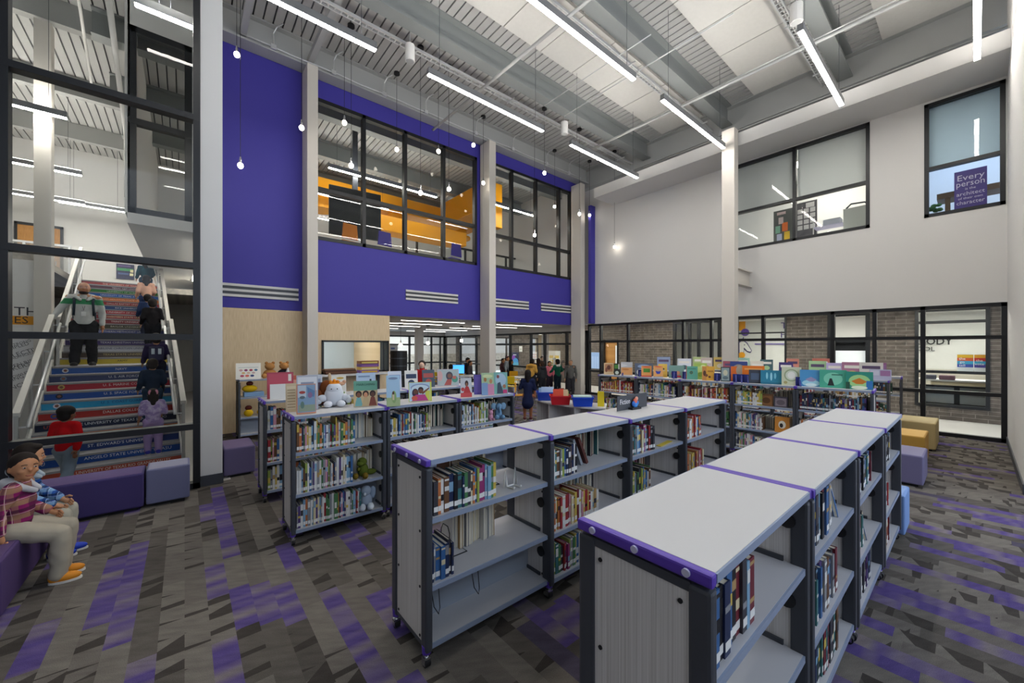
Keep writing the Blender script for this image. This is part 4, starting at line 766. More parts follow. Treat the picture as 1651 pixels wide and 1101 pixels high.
# the Fiction sign
p = at_z(995.5, 663.5, CH); q = at_z(1043, 655, CH)
sg = thing('shelf_sign', 'dark grey Fiction sign standing on the third middle-row bookcase', 'sign', (p.x, p.y, CH + 0.002), math.atan2(q.y - p.y, q.x - p.x))
L = (q - p).length
MB().box(0, L, 0, 0.008, 0, 0.15).build('panel', M['char'], sg); MB().box(L * 0.35, L * 0.65, -0.05, 0.06, 0, 0.02).build('base', M['black'], sg)
text('Fiction', 0.075, '#eceaf0', face_neg_y(L * 0.24, -0.002, 0.085), sg, 'lettering', wmax=L * 0.32)
b = MB(); 
for i, (u, v, r_, ) in enumerate(((0.0, 0.07, 0.035), (0.03, 0.05, 0.03), (-0.03, 0.045, 0.035), (0.02, 0.095, 0.025), (0.0, 0.03, 0.04))): b.m(i % 5).ell((L * 0.53 + u, -0.02, v + 0.01), (r_, 0.014, r_ * 0.9), 10, 6)
b.build('emblem', [mat(c, 0.5) for c in ('#e0674a', '#3a7fd0', '#2f6ac0', '#e8a08a', '#3f8fe0')], sg, smooth=True)
# wire plate stand, bookends
p = Vector((1.80, 2.10, SH[2]))
o = MB().ring([(-0.06, 0.0, 0.0), (-0.045, 0.0, 0.12), (-0.03, 0, 0.0), (-0.03, -0.08, 0.005), (-0.03, -0.08, 0.02)], 0.006, 6).ring([(0.06, 0.0, 0.0), (0.045, 0.0, 0.12), (0.03, 0, 0.0), (0.03, -0.08, 0.005), (0.03, -0.08, 0.02)], 0.006, 6).ring([(-0.03, 0, 0.003), (0.03, 0, 0.003)], 0.006, 6).build('display_easel', labelw, smooth=True)
o.location = (p.x, p.y + 0.06, p.z + 0.004); tag(o, 'white wire display easel on upper shelf of the first middle-row bookcase', 'easel')
def wire_end(x, y, z, h, lb, m=M['black'], rz=0.0, w=0.06, flat=False):
    o = MB().ring([(0, 0, 0), (0, -0.003, h * 0.8), (w * 0.4, -0.003, h), (w * 1.4, -0.003, h), (w * 1.8, -0.003, h * 0.8), (w * 1.8, 0, 0), (w * 1.8, -0.14, 0.0), (0, -0.14, 0), (0, 0, 0)], 0.0035, 6).build('wire_bookend', m, smooth=True)
    o.location = (x, y, z); o.rotation_euler = (0 if not flat else PI / 2, 0, rz); tag(o, lb, 'bookend', 'wire bookends')
wire_end(1.62, 2.26, SH[2] + 0.004, 0.2, 'black wire bookend behind the upper books, first middle-row bookcase', rz=PI / 2 * 0.9)
wire_end(1.34, 2.24, SH[1] + 0.004, 0.2, 'black wire bookend by the short book run, first middle-row bookcase', rz=PI / 2)
wire_end(1.63, 0.72, SH[2] + 0.004, 0.006, 'black wire bookend lying flat on the first aisle-row shelf', rz=0.2, w=0.1)
for x in (1.13, 1.42):
    o = MB().ring([(0, 0, 0), (0.01, -0.02, -0.12), (0.03, -0.04, -0.16), (0.05, -0.02, -0.14), (0.05, 0.0, 0.0)], 0.003, 6).build('wire_hook', M['black'], smooth=True); o.location = (x, 2.1, SH[1] - 0.031)
    tag(o, 'black wire loop hanging below the middle shelf, ' + ('near the end panel' if x < 1.2 else 'at mid shelf'), 'wire loop')
# face-out books and loose things on the shelves
def slab_book(pos, rz, w, h, d, c, lb, shapes=None, tilt=0.2):
    o = MB().box(-w / 2, w / 2, 0, 0.003, 0, h).box(-w / 2, w / 2, d - 0.003, d, 0, h).build('hardcover_book', mat(c, 0.45))
    MB().box(-w / 2 + 0.003, w / 2 - 0.003, 0.003, d - 0.003, 0.003, h - 0.003).build('pages', page, o)
    if shapes: a = art(shapes, w, h, o); a.location = (-w / 2, 0, 0)
    o.matrix_world = Matrix.Translation(pos) @ Matrix.Rotation(rz, 4, 'Z') @ Matrix.Rotation(-tilt, 4, 'X'); tag(o, lb, 'book', 'face-out books on the shelves')
slab_book((3.86, 0.53, SH[1] + 0.002), 0.30, 0.17, 0.26, 0.02, '#3f78b8', 'blue and brown cover book face out, third aisle-row bookcase', [('r', 0, 0, 1, 0.62, '#8a6a52'), ('r', 0.55, 0.66, 0.8, 0.9, '#2a4f86')])
slab_book((2.88, 0.56, SH[2] + 0.002), 0.2, 0.15, 0.27, 0.02, '#bfc4c8', 'pale grey book face out, second aisle-row bookcase', [('r', 0.6, 0.2, 0.75, 0.75, '#5f7fa0')])
slab_book((3.00, 0.53, SH[2] + 0.002), 0.2, 0.1, 0.29, 0.02, '#2f6aa8', 'tall bright blue book face out, second aisle-row bookcase', [('r', 0.3, 0.35, 0.7, 0.6, '#cfd8e4')])
slab_book((2.86, 2.33, SH[2] + 0.002), -0.2, 0.2, 0.27, 0.02, '#5a3a2a', 'brown picture cover standing behind leaning books, middle row', [('e', 0.5, 0.5, 0.3, 0.3, '#8a5a3a'), ('e', 0.35, 0.6, 0.15, 0.12, '#a8734a')])
for i in range(3):
    o = MB().box(0, 0.025, 0, 0.17, 0, 0.25).build('hardcover_book', mat(('#3a4a5c', '#8a9098', '#5a2f2a')[i], 0.5)); o.matrix_world = Matrix.Translation((2.47 + 0.07 * i, 2.12, SH[2] + 0.012)) @ Matrix.Rotation(-0.45, 4, 'Y'); tag(o, ('slate', 'pale grey', 'rust brown')[i] + ' book leaning in a slope, second middle-row bookcase', 'book', 'leaning books')
for i in range(4):
    o = MB().box(0, 0.16, 0, 0.21, 0, 0.022).build('hardcover_book', mat(('#2a2f38', '#1f2226', '#b8b0a0', '#3a3a3c')[i], 0.5)); o.matrix_world = Matrix.Translation((1.30 + 0.03 * i, 0.52, SH[1] + 0.002 + 0.0235 * i)) @ Matrix.Rotation(0.05 * i, 4, 'Z'); tag(o, ('slate grey', 'black', 'cream', 'charcoal')[i] + ' book lying flat on middle shelf, first aisle-row bookcase', 'book', 'books lying flat')
o = MB().box(0, 0.30, 0, 0.05, 0, 0.006).build('ruler', mat('#d2b93c', 0.5)); o.matrix_world = Matrix.Translation((3.66, 2.0 + 0.03, SH[2] + 0.001)) @ Matrix.Rotation(0.12, 4, 'Z'); tag(o, 'yellow strip lying on the upper shelf below the Fiction sign', 'strip')
for i, (c, nm, ex) in enumerate((('#6a4a30', 'brown basketry picture cover', 0), ('#4a4550', 'grey engraved picture cover', 1))):
    ox, oy, _ = EROWS[3]; xx = 0.5 + 0.2 * i
    T = Matrix.Translation((ox, oy, SH[2] * EH + 0.002)) @ Matrix.Rotation(ERZ, 4, 'Z'); q = T @ Vector((xx, 0.06, 0))
    slab_book(q, ERZ, 0.19, 0.2 - 0.03 * i, 0.02, c, nm + ' face out on fourth front corridor bookcase', [('r', 0.1, 0.1, 0.9, 0.85, '#8a5f38' if not i else '#8a7f86'), ('e', 0.5, 0.45, 0.3, 0.25, '#5f3d22' if not i else '#6a6068')], 0.1)
ox, oy, _ = EROWS[3]; q = Matrix.Translation((ox, oy, SH[1] * EH + 0.002)) @ Matrix.Rotation(ERZ, 4, 'Z') @ Vector((0.72, 0.05, 0))
slab_book(q, ERZ, 0.2, 0.25, 0.02, '#d08a3a', 'orange cover with white animal face out, fourth front corridor bookcase', [('e', 0.5, 0.5, 0.25, 0.25, '#e8e2d4'), ('e', 0.45, 0.45, 0.12, 0.14, '#2f2a28')], 0.1)

# ---------------------------------------------------------------- soft toys
def toy(name, label, pos, rz, parts, sc=1.0):
    t = thing(name, label, 'soft toy', pos, rz)
    t.scale = (sc, sc, sc)
    for nm, col, els in parts:
        b = MB()
        for c, r in els: b.ell(c, r, 16, 10)
        b.build(nm, mat(col, 0.95, 0, 0, 0.1), t, smooth=True)
    return t
p = at_z(541, 656, CH)
toy('soft_toy', 'seated white soft toy with small orange crown on the picture book row', (p.x, p.y + 0.05, CH + 0.002), -0.25,
    [('body', '#d6dae2', [((0, 0, 0.105), (0.088, 0.07, 0.105)), ((0, -0.005, 0.165), (0.072, 0.06, 0.07))]), ('arm', '#d6dae2', [((-0.105, -0.02, 0.085), (0.045, 0.028, 0.035)), ((-0.135, -0.02, 0.06), (0.028, 0.024, 0.032))]), ('arm', '#d6dae2', [((0.10, -0.02, 0.085), (0.045, 0.028, 0.035)), ((0.128, -0.03, 0.06), (0.028, 0.024, 0.032))]),
     ('leg', '#d6dae2', [((-0.055, -0.075, 0.032), (0.04, 0.05, 0.032))]), ('leg', '#d6dae2', [((0.06, -0.07, 0.032), (0.04, 0.05, 0.032))]), ('crown', '#e08a2a', [((-0.03, -0.005, 0.235), (0.016, 0.016, 0.022)), ((0.0, -0.01, 0.242), (0.016, 0.016, 0.026)), ((0.03, -0.005, 0.235), (0.016, 0.016, 0.022)), ((0, 0, 0.222), (0.046, 0.04, 0.015))]),
     ('eye', '#20242c', [((-0.026, -0.062, 0.175), (0.005, 0.004, 0.006))]), ('eye', '#20242c', [((0.026, -0.062, 0.175), (0.005, 0.004, 0.006))])], 1.12)
toy('soft_toy', 'brown long-bodied soft toy with pale horn behind the white soft toy', (p.x - 0.10, p.y + 0.20, CH + 0.002), -0.3,
    [('body', '#7a4526', [((-0.03, 0, 0.09), (0.09, 0.07, 0.09)), ((0.06, 0, 0.19), (0.07, 0.06, 0.09))]), ('horn', '#cbb493', [((0.09, 0, 0.31), (0.018, 0.016, 0.05))]), ('ear', '#d8a98a', [((0.20, 0.0, 0.235), (0.05, 0.02, 0.022)), ((0.24, 0, 0.255), (0.02, 0.014, 0.02))])])
p = Vector((1.47, 4.24, SH[1] + 0.002))
toy('soft_toy', 'green seated dinosaur soft toy on the middle shelf', p, -0.3,
    [('body', '#5d6a2a', [((0, 0, 0.075), (0.055, 0.05, 0.075)), ((-0.01, -0.01, 0.165), (0.05, 0.045, 0.045)), ((-0.03, -0.045, 0.155), (0.035, 0.035, 0.025)), ((0.08, 0.03, 0.04), (0.06, 0.03, 0.03))]), ('leg', '#7a6424', [((-0.075, -0.06, 0.032), (0.03, 0.045, 0.032))]), ('leg', '#7a6424', [((0.02, -0.08, 0.032), (0.03, 0.045, 0.032))]), ('arm', '#6a6a28', [((-0.045, -0.03, 0.095), (0.018, 0.04, 0.018))]), ('eye', '#20241c', [((-0.04, -0.04, 0.185), (0.006, 0.006, 0.008))])])
toy('soft_toy', 'pale blue floppy-eared soft toy on the bottom shelf', (1.50, 4.24, SH[0] + 0.002), -0.35,
    [('body', '#a9b6c8', [((0, 0, 0.075), (0.06, 0.05, 0.075)), ((0, -0.01, 0.165), (0.05, 0.045, 0.05))]), ('ear', '#9fb0c6', [((-0.065, 0, 0.13), (0.028, 0.025, 0.07))]), ('ear', '#9fb0c6', [((0.065, 0, 0.14), (0.028, 0.025, 0.06))]), ('leg', '#c3ccd8', [((-0.03, -0.09, 0.032), (0.032, 0.06, 0.032))]), ('leg', '#c3ccd8', [((0.045, -0.08, 0.032), (0.032, 0.06, 0.032))]), ('nose', '#b8c2d0', [((-0.01, -0.06, 0.15), (0.016, 0.04, 0.018))])], 1.1)
toy('soft_toy', 'light blue long-nosed soft toy on the last picture book bookcase', (3.36, 4.29, SH[2] + 0.002), -0.4,
    [('body', '#7ea6c8', [((0, 0, 0.07), (0.05, 0.045, 0.07)), ((0, -0.01, 0.165), (0.048, 0.045, 0.05))]), ('ear', '#8fb4d0', [((-0.07, 0, 0.17), (0.04, 0.015, 0.05))]), ('ear', '#8fb4d0', [((0.07, 0, 0.17), (0.04, 0.015, 0.05))]), ('leg', '#7ea6c8', [((-0.04, -0.06, 0.03), (0.03, 0.05, 0.03))]), ('leg', '#7ea6c8', [((0.045, -0.06, 0.03), (0.03, 0.05, 0.03))]), ('nose', '#7ea6c8', [((0, -0.06, 0.13), (0.014, 0.02, 0.05))])])
toy('soft_toy', 'small pink soft toy beside the light blue one', (3.20, 4.26, SH[2] + 0.002), -0.3,
    [('body', '#d49ab4', [((0, 0, 0.045), (0.035, 0.03, 0.045)), ((0, -0.005, 0.105), (0.033, 0.03, 0.032))]), ('ear', '#d49ab4', [((-0.025, 0, 0.14), (0.01, 0.008, 0.015)), ((0.025, 0, 0.14), (0.01, 0.008, 0.015))]), ('leg', '#d49ab4', [((-0.02, -0.04, 0.016), (0.015, 0.03, 0.016)), ((0.025, -0.04, 0.016), (0.015, 0.03, 0.016))])])
for i, (x, lb) in enumerate(((1.36, 'sandy brown teddy bear lying on the maple-side bookcase'), (1.62, 'sandy brown teddy bear in a black vest on the maple-side bookcase'))):
    toy('teddy_bear', lb, (x, 9.46, CH + 0.002), -0.2, [('body', '#b8834c' if not i else '#24242a', [((0, 0, 0.09), (0.12, 0.07, 0.09))]), ('head', '#c08a52', [((0, -0.02, 0.24), (0.09, 0.075, 0.075))]), ('ear', '#b07a44', [((-0.06, 0, 0.31), (0.03, 0.02, 0.03)), ((0.06, 0, 0.31), (0.03, 0.02, 0.03))]), ('leg', '#c08a52', [((-0.09, -0.09, 0.05), (0.05, 0.06, 0.05)), ((0.1, -0.09, 0.05), (0.05, 0.06, 0.05))])])
t = thing('bottle', 'small blue and white bottle beside the teddy bears', 'bottle', (1.66, 9.30, CH + 0.002)); MB().cyl((0, 0), 0.05, 0, 0.11, 14).build('body', mat('#3f6fae', 0.4), t); MB().ring([(0, 0, 0.11), (0, 0, 0.14), (0, 0, 0.2)], [0.045, 0.03, 0.016], 12).build('cap', M['white'], t)
o = MB().box(0, 0.34, 0, 0.24, 0, 0.09).build('basket', mat('#7fa3c8', 0.6), bevel=0.015); o.location = (0.90, 9.30, SH[2] + 0.002); tag(o, 'light blue basket on the upper shelf of maple-side bookcase', 'basket')
for i, (x, z) in enumerate(((1.0, SH[2] + 0.093), (0.98, SH[1] + 0.002), (1.2, SH[1] + 0.002))):
    toy('plush_cushion', ['rounded yellow plush in the light blue basket', 'rounded yellow plush on middle shelf by the end panel', 'rounded yellow plush on middle shelf further along'][i], (x, 9.36, z), 0, [('body', '#d9b021', [((0, 0, 0.07), (0.13 if i == 0 else 0.08, 0.07, 0.07))]), ('top_tuft', '#5a2a24', [((0.0, 0.01, 0.17), (0.06, 0.05, 0.05))])])
# doll in a red coat
d = thing('doll', 'doll in a long red coat standing on the second picture row', 'doll', (2.99, 5.86, CH + 0.002), -0.6)
MB().ring([(0, 0, 0), (0, 0, 0.10), (0, 0, 0.24), (0, 0, 0.30)], [0.085, 0.08, 0.06, 0.03], 14).build('coat', mat('#c0161c', 0.8), d, smooth=True)
MB().ell((0, -0.01, 0.345), (0.045, 0.045, 0.055), 14, 10).build('head', mat('#e0b8a0', 0.6), d, smooth=True)
MB().ell((0, 0.018, 0.368), (0.060, 0.052, 0.058), 14, 10).ell((0, 0.03, 0.28), (0.045, 0.03, 0.07), 12, 8).build('hair', mat('#2a1f1c', 0.8), d, smooth=True)
MB().ring([(-0.05, 0, 0.27), (-0.1, -0.03, 0.16)], [0.03, 0.022], 10).ring([(0.05, 0, 0.27), (0.1, -0.03, 0.16)], [0.03, 0.022], 10).build('sleeve', mat('#c0161c', 0.8), d, smooth=True)

# ---------------------------------------------------------------- upholstered blocks
def ottoman(label, x0, x1, y0, y1, h, col, colt, rz=0.0, pivot=None, group=None):
    t = thing('ottoman', label, 'ottoman', (x0, y0, 0), rz, group)
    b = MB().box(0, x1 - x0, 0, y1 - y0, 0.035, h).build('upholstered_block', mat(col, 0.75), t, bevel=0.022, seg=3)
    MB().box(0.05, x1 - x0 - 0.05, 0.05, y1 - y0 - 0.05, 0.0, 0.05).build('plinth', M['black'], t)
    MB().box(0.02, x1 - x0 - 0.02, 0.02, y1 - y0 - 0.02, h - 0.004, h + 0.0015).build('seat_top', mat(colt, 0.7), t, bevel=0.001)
    return t
GO = 'upholstered blocks by the stair glass'
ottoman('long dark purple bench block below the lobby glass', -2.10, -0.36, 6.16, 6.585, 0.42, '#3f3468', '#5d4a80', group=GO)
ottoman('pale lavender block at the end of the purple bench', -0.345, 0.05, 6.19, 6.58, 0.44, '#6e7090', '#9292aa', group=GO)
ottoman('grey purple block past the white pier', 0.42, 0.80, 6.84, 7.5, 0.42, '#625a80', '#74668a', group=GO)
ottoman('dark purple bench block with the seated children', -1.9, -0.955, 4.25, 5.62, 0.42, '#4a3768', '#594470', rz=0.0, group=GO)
GR = 'upholstered blocks beside the aisle row'
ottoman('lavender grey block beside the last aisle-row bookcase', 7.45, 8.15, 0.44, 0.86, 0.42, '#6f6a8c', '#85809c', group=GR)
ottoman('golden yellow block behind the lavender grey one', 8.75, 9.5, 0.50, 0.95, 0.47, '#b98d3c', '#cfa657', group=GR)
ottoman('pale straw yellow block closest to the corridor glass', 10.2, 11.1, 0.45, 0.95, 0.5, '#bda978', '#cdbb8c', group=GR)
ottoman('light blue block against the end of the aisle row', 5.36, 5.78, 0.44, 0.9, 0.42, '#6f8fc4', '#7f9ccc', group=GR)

# ---------------------------------------------------------------- curved shelf with book bins
t = thing('curved_bookcase', 'low curved white bookcase carrying three plastic bins', 'bookcase', (7.3, 5.3, 0))
def arc_poly(r0, r1, a0, a1, n=16): return [(r1 * math.cos(math.radians(a0 + (a1 - a0) * i / n)), r1 * math.sin(math.radians(a0 + (a1 - a0) * i / n))) for i in range(n + 1)] + [(r0 * math.cos(math.radians(a1 - (a1 - a0) * i / n)), r0 * math.sin(math.radians(a1 - (a1 - a0) * i / n))) for i in range(n + 1)]
MB().prism(arc_poly(1.1, 1.72, 152, 214), 0.72, 0.75).build('top', M['top'], t)
MB().prism(arc_poly(1.12, 1.70, 153, 213), 0.08, 0.11).build('base_shelf', M['shelf'], t)
MB().prism(arc_poly(1.12, 1.14, 153, 213), 0.11, 0.72).build('back_panel', M['shelf'], t)
for a in (153.5, 172, 194, 212.5):
    T = Matrix.Rotation(math.radians(a), 4, 'Z'); MB().box(1.13, 1.69, -0.012, 0.012, 0.0, 0.72, T).build('side_panel', M['strip'], t)
def bin_(px, pb, label, col, books):
    p = at_z(px, pb, 0.752); a = math.atan2(p.y, p.x) - PI / 2
    t = thing('book_bin', label, 'bin', (p.x, p.y, 0.752), a * 0.9, 'plastic book bins')
    b = MB(); w, d, h = 0.19, 0.15, 0.17
    vs = [(-w * .88, 0.02, 0), (w * .88, 0.02, 0), (w * .88, 2 * d, 0), (-w * .88, 2 * d, 0), (-w, 0, h), (w, 0, h), (w, 2 * d + .02, h), (-w, 2 * d + .02, h)]
    b.add(vs, [(0, 3, 2, 1), (0, 1, 5, 4), (1, 2, 6, 5), (2, 3, 7, 6), (3, 0, 4, 7)]); b.build('tub', mat(col, 0.4), t)
    MB().box(-w - .012, w + .012, -.014, 0.0, h - .02, h + .006).box(-w - .012, w + .012, 2 * d + .02, 2 * d + .034, h - .02, h + .006).box(-w - .014, -w, -.014, 2 * d + .034, h - .02, h + .006).box(w, w + .014, -.014, 2 * d + .034, h - .02, h + .006).build('rim', mat(col, 0.4), t)
    for i, (c, x0, w_, h_, flat, nm) in enumerate(books):
        if flat: o = MB().box(-0.17, 0.17, 0, 0.24, 0, 0.02).build('book', mat(c, 0.5)); M_ = Matrix.Translation((0, 0.04, 0.10 + 0.024 * i))
        else: o = MB().box(0, w_, 0, 0.012, 0, h_).build('book', mat(c, 0.5)); M_ = Matrix.Translation((x0, 0.06 + 0.03 * i, 0.02)) @ Matrix.Rotation(-0.18, 4, 'X')
        o.matrix_world = Matrix.Translation(t.location) @ Matrix.Rotation(a * 0.9, 4, 'Z') @ M_; tag(o, nm, 'book', 'books in the plastic bins')
bin_(881, 646, 'blue bin on curved bookcase, next to the child in navy', '#1e44b4', [('#a9c0dc', -0.1, 0.26, 0.26, 0, 'pale blue cover book in the first blue bin'), ('#8fb0d4', -0.15, 0.26, 0.24, 0, 'sky blue cover book at back of the first blue bin')])
bin_(904, 653, 'red bin of books in the middle of curved bookcase', '#c4202a', [('#cf4a2a', -0.14, 0.2, 0.28, 0, 'orange red cover book in the red bin'), ('#c9b08a', 0.05, 0.1, 0.27, 0, 'tan cover book in the red bin'), ('#8fa05a', 0.1, 0.07, 0.24, 0, 'green cover book in the red bin'), ('#6a3a2a', -0.02, 0.1, 0.29, 0, 'dark red cover book in the red bin')])
bin_(940, 656, 'blue bin with flat stacked books, nearest the Fiction sign', '#1e48c0', [('#3f5fa0', 0, 0, 0, 1, 'blue book lying lowest in the second blue bin'), ('#d9c23a', 0, 0, 0, 1, 'yellow book lying in the second blue bin'), ('#8fb86a', 0, 0, 0, 1, 'green book lying in the second blue bin'), ('#b8d0c8', 0, 0, 0, 1, 'mint book lying on top in the second blue bin')])
o = MB().box(0, 0.12, 0, 0.05, 0, 0.28).build('magazine_file', mat('#d8c020', 0.5)); p = at_z(945, 661, 0.752); o.matrix_world = Matrix.Translation((5.93, 4.56, 0.752)) @ Matrix.Rotation(-0.9, 4, 'Z'); tag(o, 'yellow magazine file at the end of curved bookcase', 'file')
for i in range(3):
    o = MB().ell((0, 0, 0.07), (0.12, 0.1, 0.07), 12, 8).build('plush_cushion', mat(('#2c2624', '#d4d0c8', '#5a3a34')[i], 0.95), smooth=True); a = math.radians(158 + 5 * i); o.location = (7.3 + 1.5 * math.cos(a), 5.3 + 1.5 * math.sin(a), 0.112); tag(o, ('dark brown', 'off white', 'reddish brown')[i] + ' plush inside the curved bookcase', 'soft toy')

# ---------------------------------------------------------------- counter by the maple opening
t = thing('counter', 'white counter shelf projecting from the glazed maple opening', 'counter', (2.5, 9.88, 0))
MB().box(-0.1, 1.6, 0, 0.46, 1.15, 1.2).build('top', M['top'], t, bevel=0.01); MB().box(0, 0.06, 0.38, 0.44, 0, 1.15).box(1.44, 1.5, 0.38, 0.44, 0, 1.15).build('bracket', M['char'], t)
for i in range(4):
    o = MB().box(-0.36, 0.36, 0, 0.26, 0, 0.03).build('folder', mat(('#5a3c2c', '#6b4836', '#4a3226', '#7a5a44')[i], 0.8)); o.location = (2.95 - 0.012 * i, 9.95 + 0.01 * i, 1.202 + 0.032 * i); tag(o, 'brown folder %s from the bottom of pile on counter' % NTH[i], 'folder', 'brown folders')
for i in range(4):
    o = MB().box(-0.24, 0.24, 0, 0.25, 0, 0.075); o.m(1).box(-0.2, 0.2, -0.003, 0, 0.012, 0.05); o = o.build('carton', [mat(('#8a5a34', '#6a4a8a', '#caa84a', '#7a5a9a')[3 - i], 0.7), mat(('#c9a23a', '#d8cfa0', '#8a5a9a', '#d9c26a')[i], 0.7)]); o.location = (3.62, 9.96, 1.202 + 0.077 * i); tag(o, 'patterned carton %s from the bottom of stack on counter' % NTH[i], 'box', 'patterned cartons')
t = thing('floor_speaker', 'black cylindrical tower speaker beside the maple wall corner', 'speaker', (4.75, 10.75, 0))
MB().cyl((0, 0), 0.24, 0, 1.75, 20).build('body', M['black'], t); 
for z in (1.05, 1.3, 1.52): MB().cyl((0, 0), 0.25, z, z + 0.03, 20).build('band', M['char'], t)

# ---------------------------------------------------------------- tables and chairs in the back room
def table(x, y, lx, ly, label, h=0.66):
    t = thing('table', label, 'table', (x, y, 0)); MB().box(-lx / 2, lx / 2, -ly / 2, ly / 2, h - 0.03, h).build('top', M['top'], t, bevel=0.008); 
    for sx in (-1, 1):
        for sy in (-1, 1): MB().ring([(sx * (lx / 2 - .08), sy * (ly / 2 - .08), 0), (sx * (lx / 2 - .1), sy * (ly / 2 - .1), h - .03)], 0.018, 8).build('leg', M['chrome'], t)
table(10.6, 11.8, 1.3, 0.75, 'white work table where the children stand'); table(8.6, 13.6, 1.8, 0.9, 'white table with the computer in the back room')
ch0 = None
def chair(x, y, rz, col, label):
    global ch0
    t = thing('school_chair', label, 'chair', (x, y, 0), rz, 'yellow school chairs')
    m_ = mat(col, 0.45)
    MB().box(-0.2, 0.2, -0.2, 0.2, 0.42, 0.445).build('seat', m_, t, bevel=0.012)
    MB().box(-0.2, 0.2, 0.17, 0.2, 0.52, 0.80).build('backrest', m_, t, bevel=0.012)
    for sx in (-1, 1):
        MB().ring([(sx * 0.2, -0.2, 0.01), (sx * 0.17, -0.1, 0.42)], 0.012, 8).build('leg', M['chrome'], t); MB().ring([(sx * 0.2, 0.22, 0.01), (sx * 0.17, 0.12, 0.42), (sx * 0.16, 0.19, 0.6)], 0.012, 8).build('leg', M['chrome'], t)
p = at_z(841, 660, 0)
chair(p.x, p.y, 0.8, '#d99a1a', 'orange yellow school chair in the gap past the picture book row')
chair(p.x + 1.4, p.y + 2.2, 2.2, '#d9b81a', 'yellow school chair behind the orange yellow one')
chair(8.0, 14.3, 0.2, '#d9b81a', 'yellow school chair behind the computer'); chair(9.3, 14.5, -0.1, '#d9b81a', 'second yellow school chair behind the computer')
chair(9.9, 12.7, 0.0, '#e0a81a', 'yellow school chair across the table from the green hoodie'); chair(10.9, 12.75, -0.3, '#e0a81a', 'yellow school chair by the seated adult')
t = thing('monitor', 'computer monitor with bright blue screen on the back table', 'monitor', (8.45, 13.5, 0.662), -0.6)
MB().box(-0.3, 0.3, 0, 0.03, 0.1, 0.48).build('bezel', M['black'], t); MB().box(-0.28, 0.28, -0.003, 0, 0.12, 0.46).build('screen', mat('#3f8fe8', 0.3, 0, 1.2), t); MB().box(-0.03, 0.03, 0.01, 0.04, 0, 0.12).box(-0.12, 0.12, -0.06, 0.1, 0, 0.012).build('stand', M['black'], t)
struct('column_back', MB().box(8.05, 8.35, 16.2, 16.5, 0, 2.715), M['white'])
# posters on and beyond the glass
def poster_x(x, y, z, w, h, label, bg, shapes, name='poster', title=None):
    o = MB().box(-w / 2, w / 2, 0, 0.006, 0, h).build(name, mat(bg, 0.5))
    if shapes: a = art(shapes, w, h, o, 0.001); a.location = (-w / 2, 0, 0)
    if title: text(title[0], title[1], title[2], face_neg_y(0, -0.004, h * title[3]), o, 'lettering', wmax=w * 0.9)
    o.matrix_world = Matrix.Translation((x, y, z)) @ Matrix.Rotation(-PI / 2, 4, 'Z')
    return tag(o, label, 'poster')
def on_x(px0, px1, pt, pb, x): 
    a, b = at_x((px0 + px1) / 2, pt, x), at_x((px0 + px1) / 2, pb, x); l, r = at_x(px0, pt, x), at_x(px1, pt, x)
    return (x, a.y, b.z, abs(l.y - r.y), a.z - b.z)
XG = XE - 0.03
poster_x(*on_x(824, 836, 568, 588.5, 14.88), 'dark galaxy poster in violet and blue on corridor brick', '#22284a', [('e', 0.35, 0.5, 0.25, 0.3, '#7a3aa8'), ('e', 0.6, 0.3, 0.35, 0.25, '#3f8fd0'), ('r', 0.0, 0.0, 1, 0.22, '#4fa0c8'), ('r', 0.3, 0.78, 0.7, 0.83, '#d8dce8')])
poster_x(*on_x(856.5, 866, 567, 585, 14.88), 'white notice with red lines behind the tan hoodie child', '#dcdad8', [('r', 0.1, 0.7, 0.9, 0.76, '#b04a5a'), ('r', 0.1, 0.5, 0.9, 0.56, '#c05a6a'), ('r', 0.1, 0.3, 0.9, 0.34, '#a0a0a8')])
poster_x(*on_x(875, 882, 572, 583.5, 14.88), 'small pale pink notice beside the yellow chart', '#dccfcd', [('r', 0.2, 0.5, 0.8, 0.7, '#b88a88')])
poster_x(*on_x(884, 903, 565.5, 597, 14.88), 'white chart with columns of yellow figures', '#dfe2e4', [('r', 0.08, 0.62, 0.42, 0.76, '#d8b22a'), ('r', 0.55, 0.62, 0.9, 0.76, '#d8b22a')] + [('e', 0.15 + 0.2 * i + (0.1 if i > 1 else 0), 0.5 - 0.13 * k, 0.06, 0.05, '#dcc04a') for i in range(4) for k in range(4)])
poster_x(*on_x(837, 842, 558, 567, 14.88), 'small white notice above the galaxy poster', '#dcdcd6', [('r', 0.2, 0.3, 0.8, 0.6, '#b8bcb0')])
poster_x(*on_x(946.5, 966.5, 568, 594, 14.88), 'pale blue display sheet in the corridor past the corner column', '#8fb0e0', [('r', 0.02 + 0.19 * i, 0.02, 0.17 + 0.19 * i, 0.75, '#a4c0ea') for i in range(5)])
q = at_y(648, 572, 20.8)
o = MB().box(-0.28, 0.28, 0, 0.006, 0, 0.95).build('poster', mat('#d8dbe0', 0.5)); a = art([('r', 0.3, 0.75, 0.7, 0.85, '#6a84c0'), ('r', 0.1, 0.45, 0.4, 0.6, '#5a5f70'), ('r', 0.55, 0.45, 0.95, 0.6, '#4a4f60'), ('r', 0.1, 0.2, 0.9, 0.26, '#8a90b0')], 0.56, 0.95, o); a.location = (-0.28, 0, 0); o.location = (q.x - 0.5, 20.872, 1.0); tag(o, 'white notice sheet on the glass past the maple wall', 'poster')
o = MB().box(0, 0.3, 0, 0.05, 0, 0.22).build('exit_sign', mat('#b01830', 0.5, 0, 0.8)); p = at_x(922, 547, 13.2); o.location = (p.x, p.y, p.z - 0.1); o.rotation_euler = (0, 0, -PI / 2); tag(o, 'small red exit sign hung in the corridor behind corner column', 'sign')
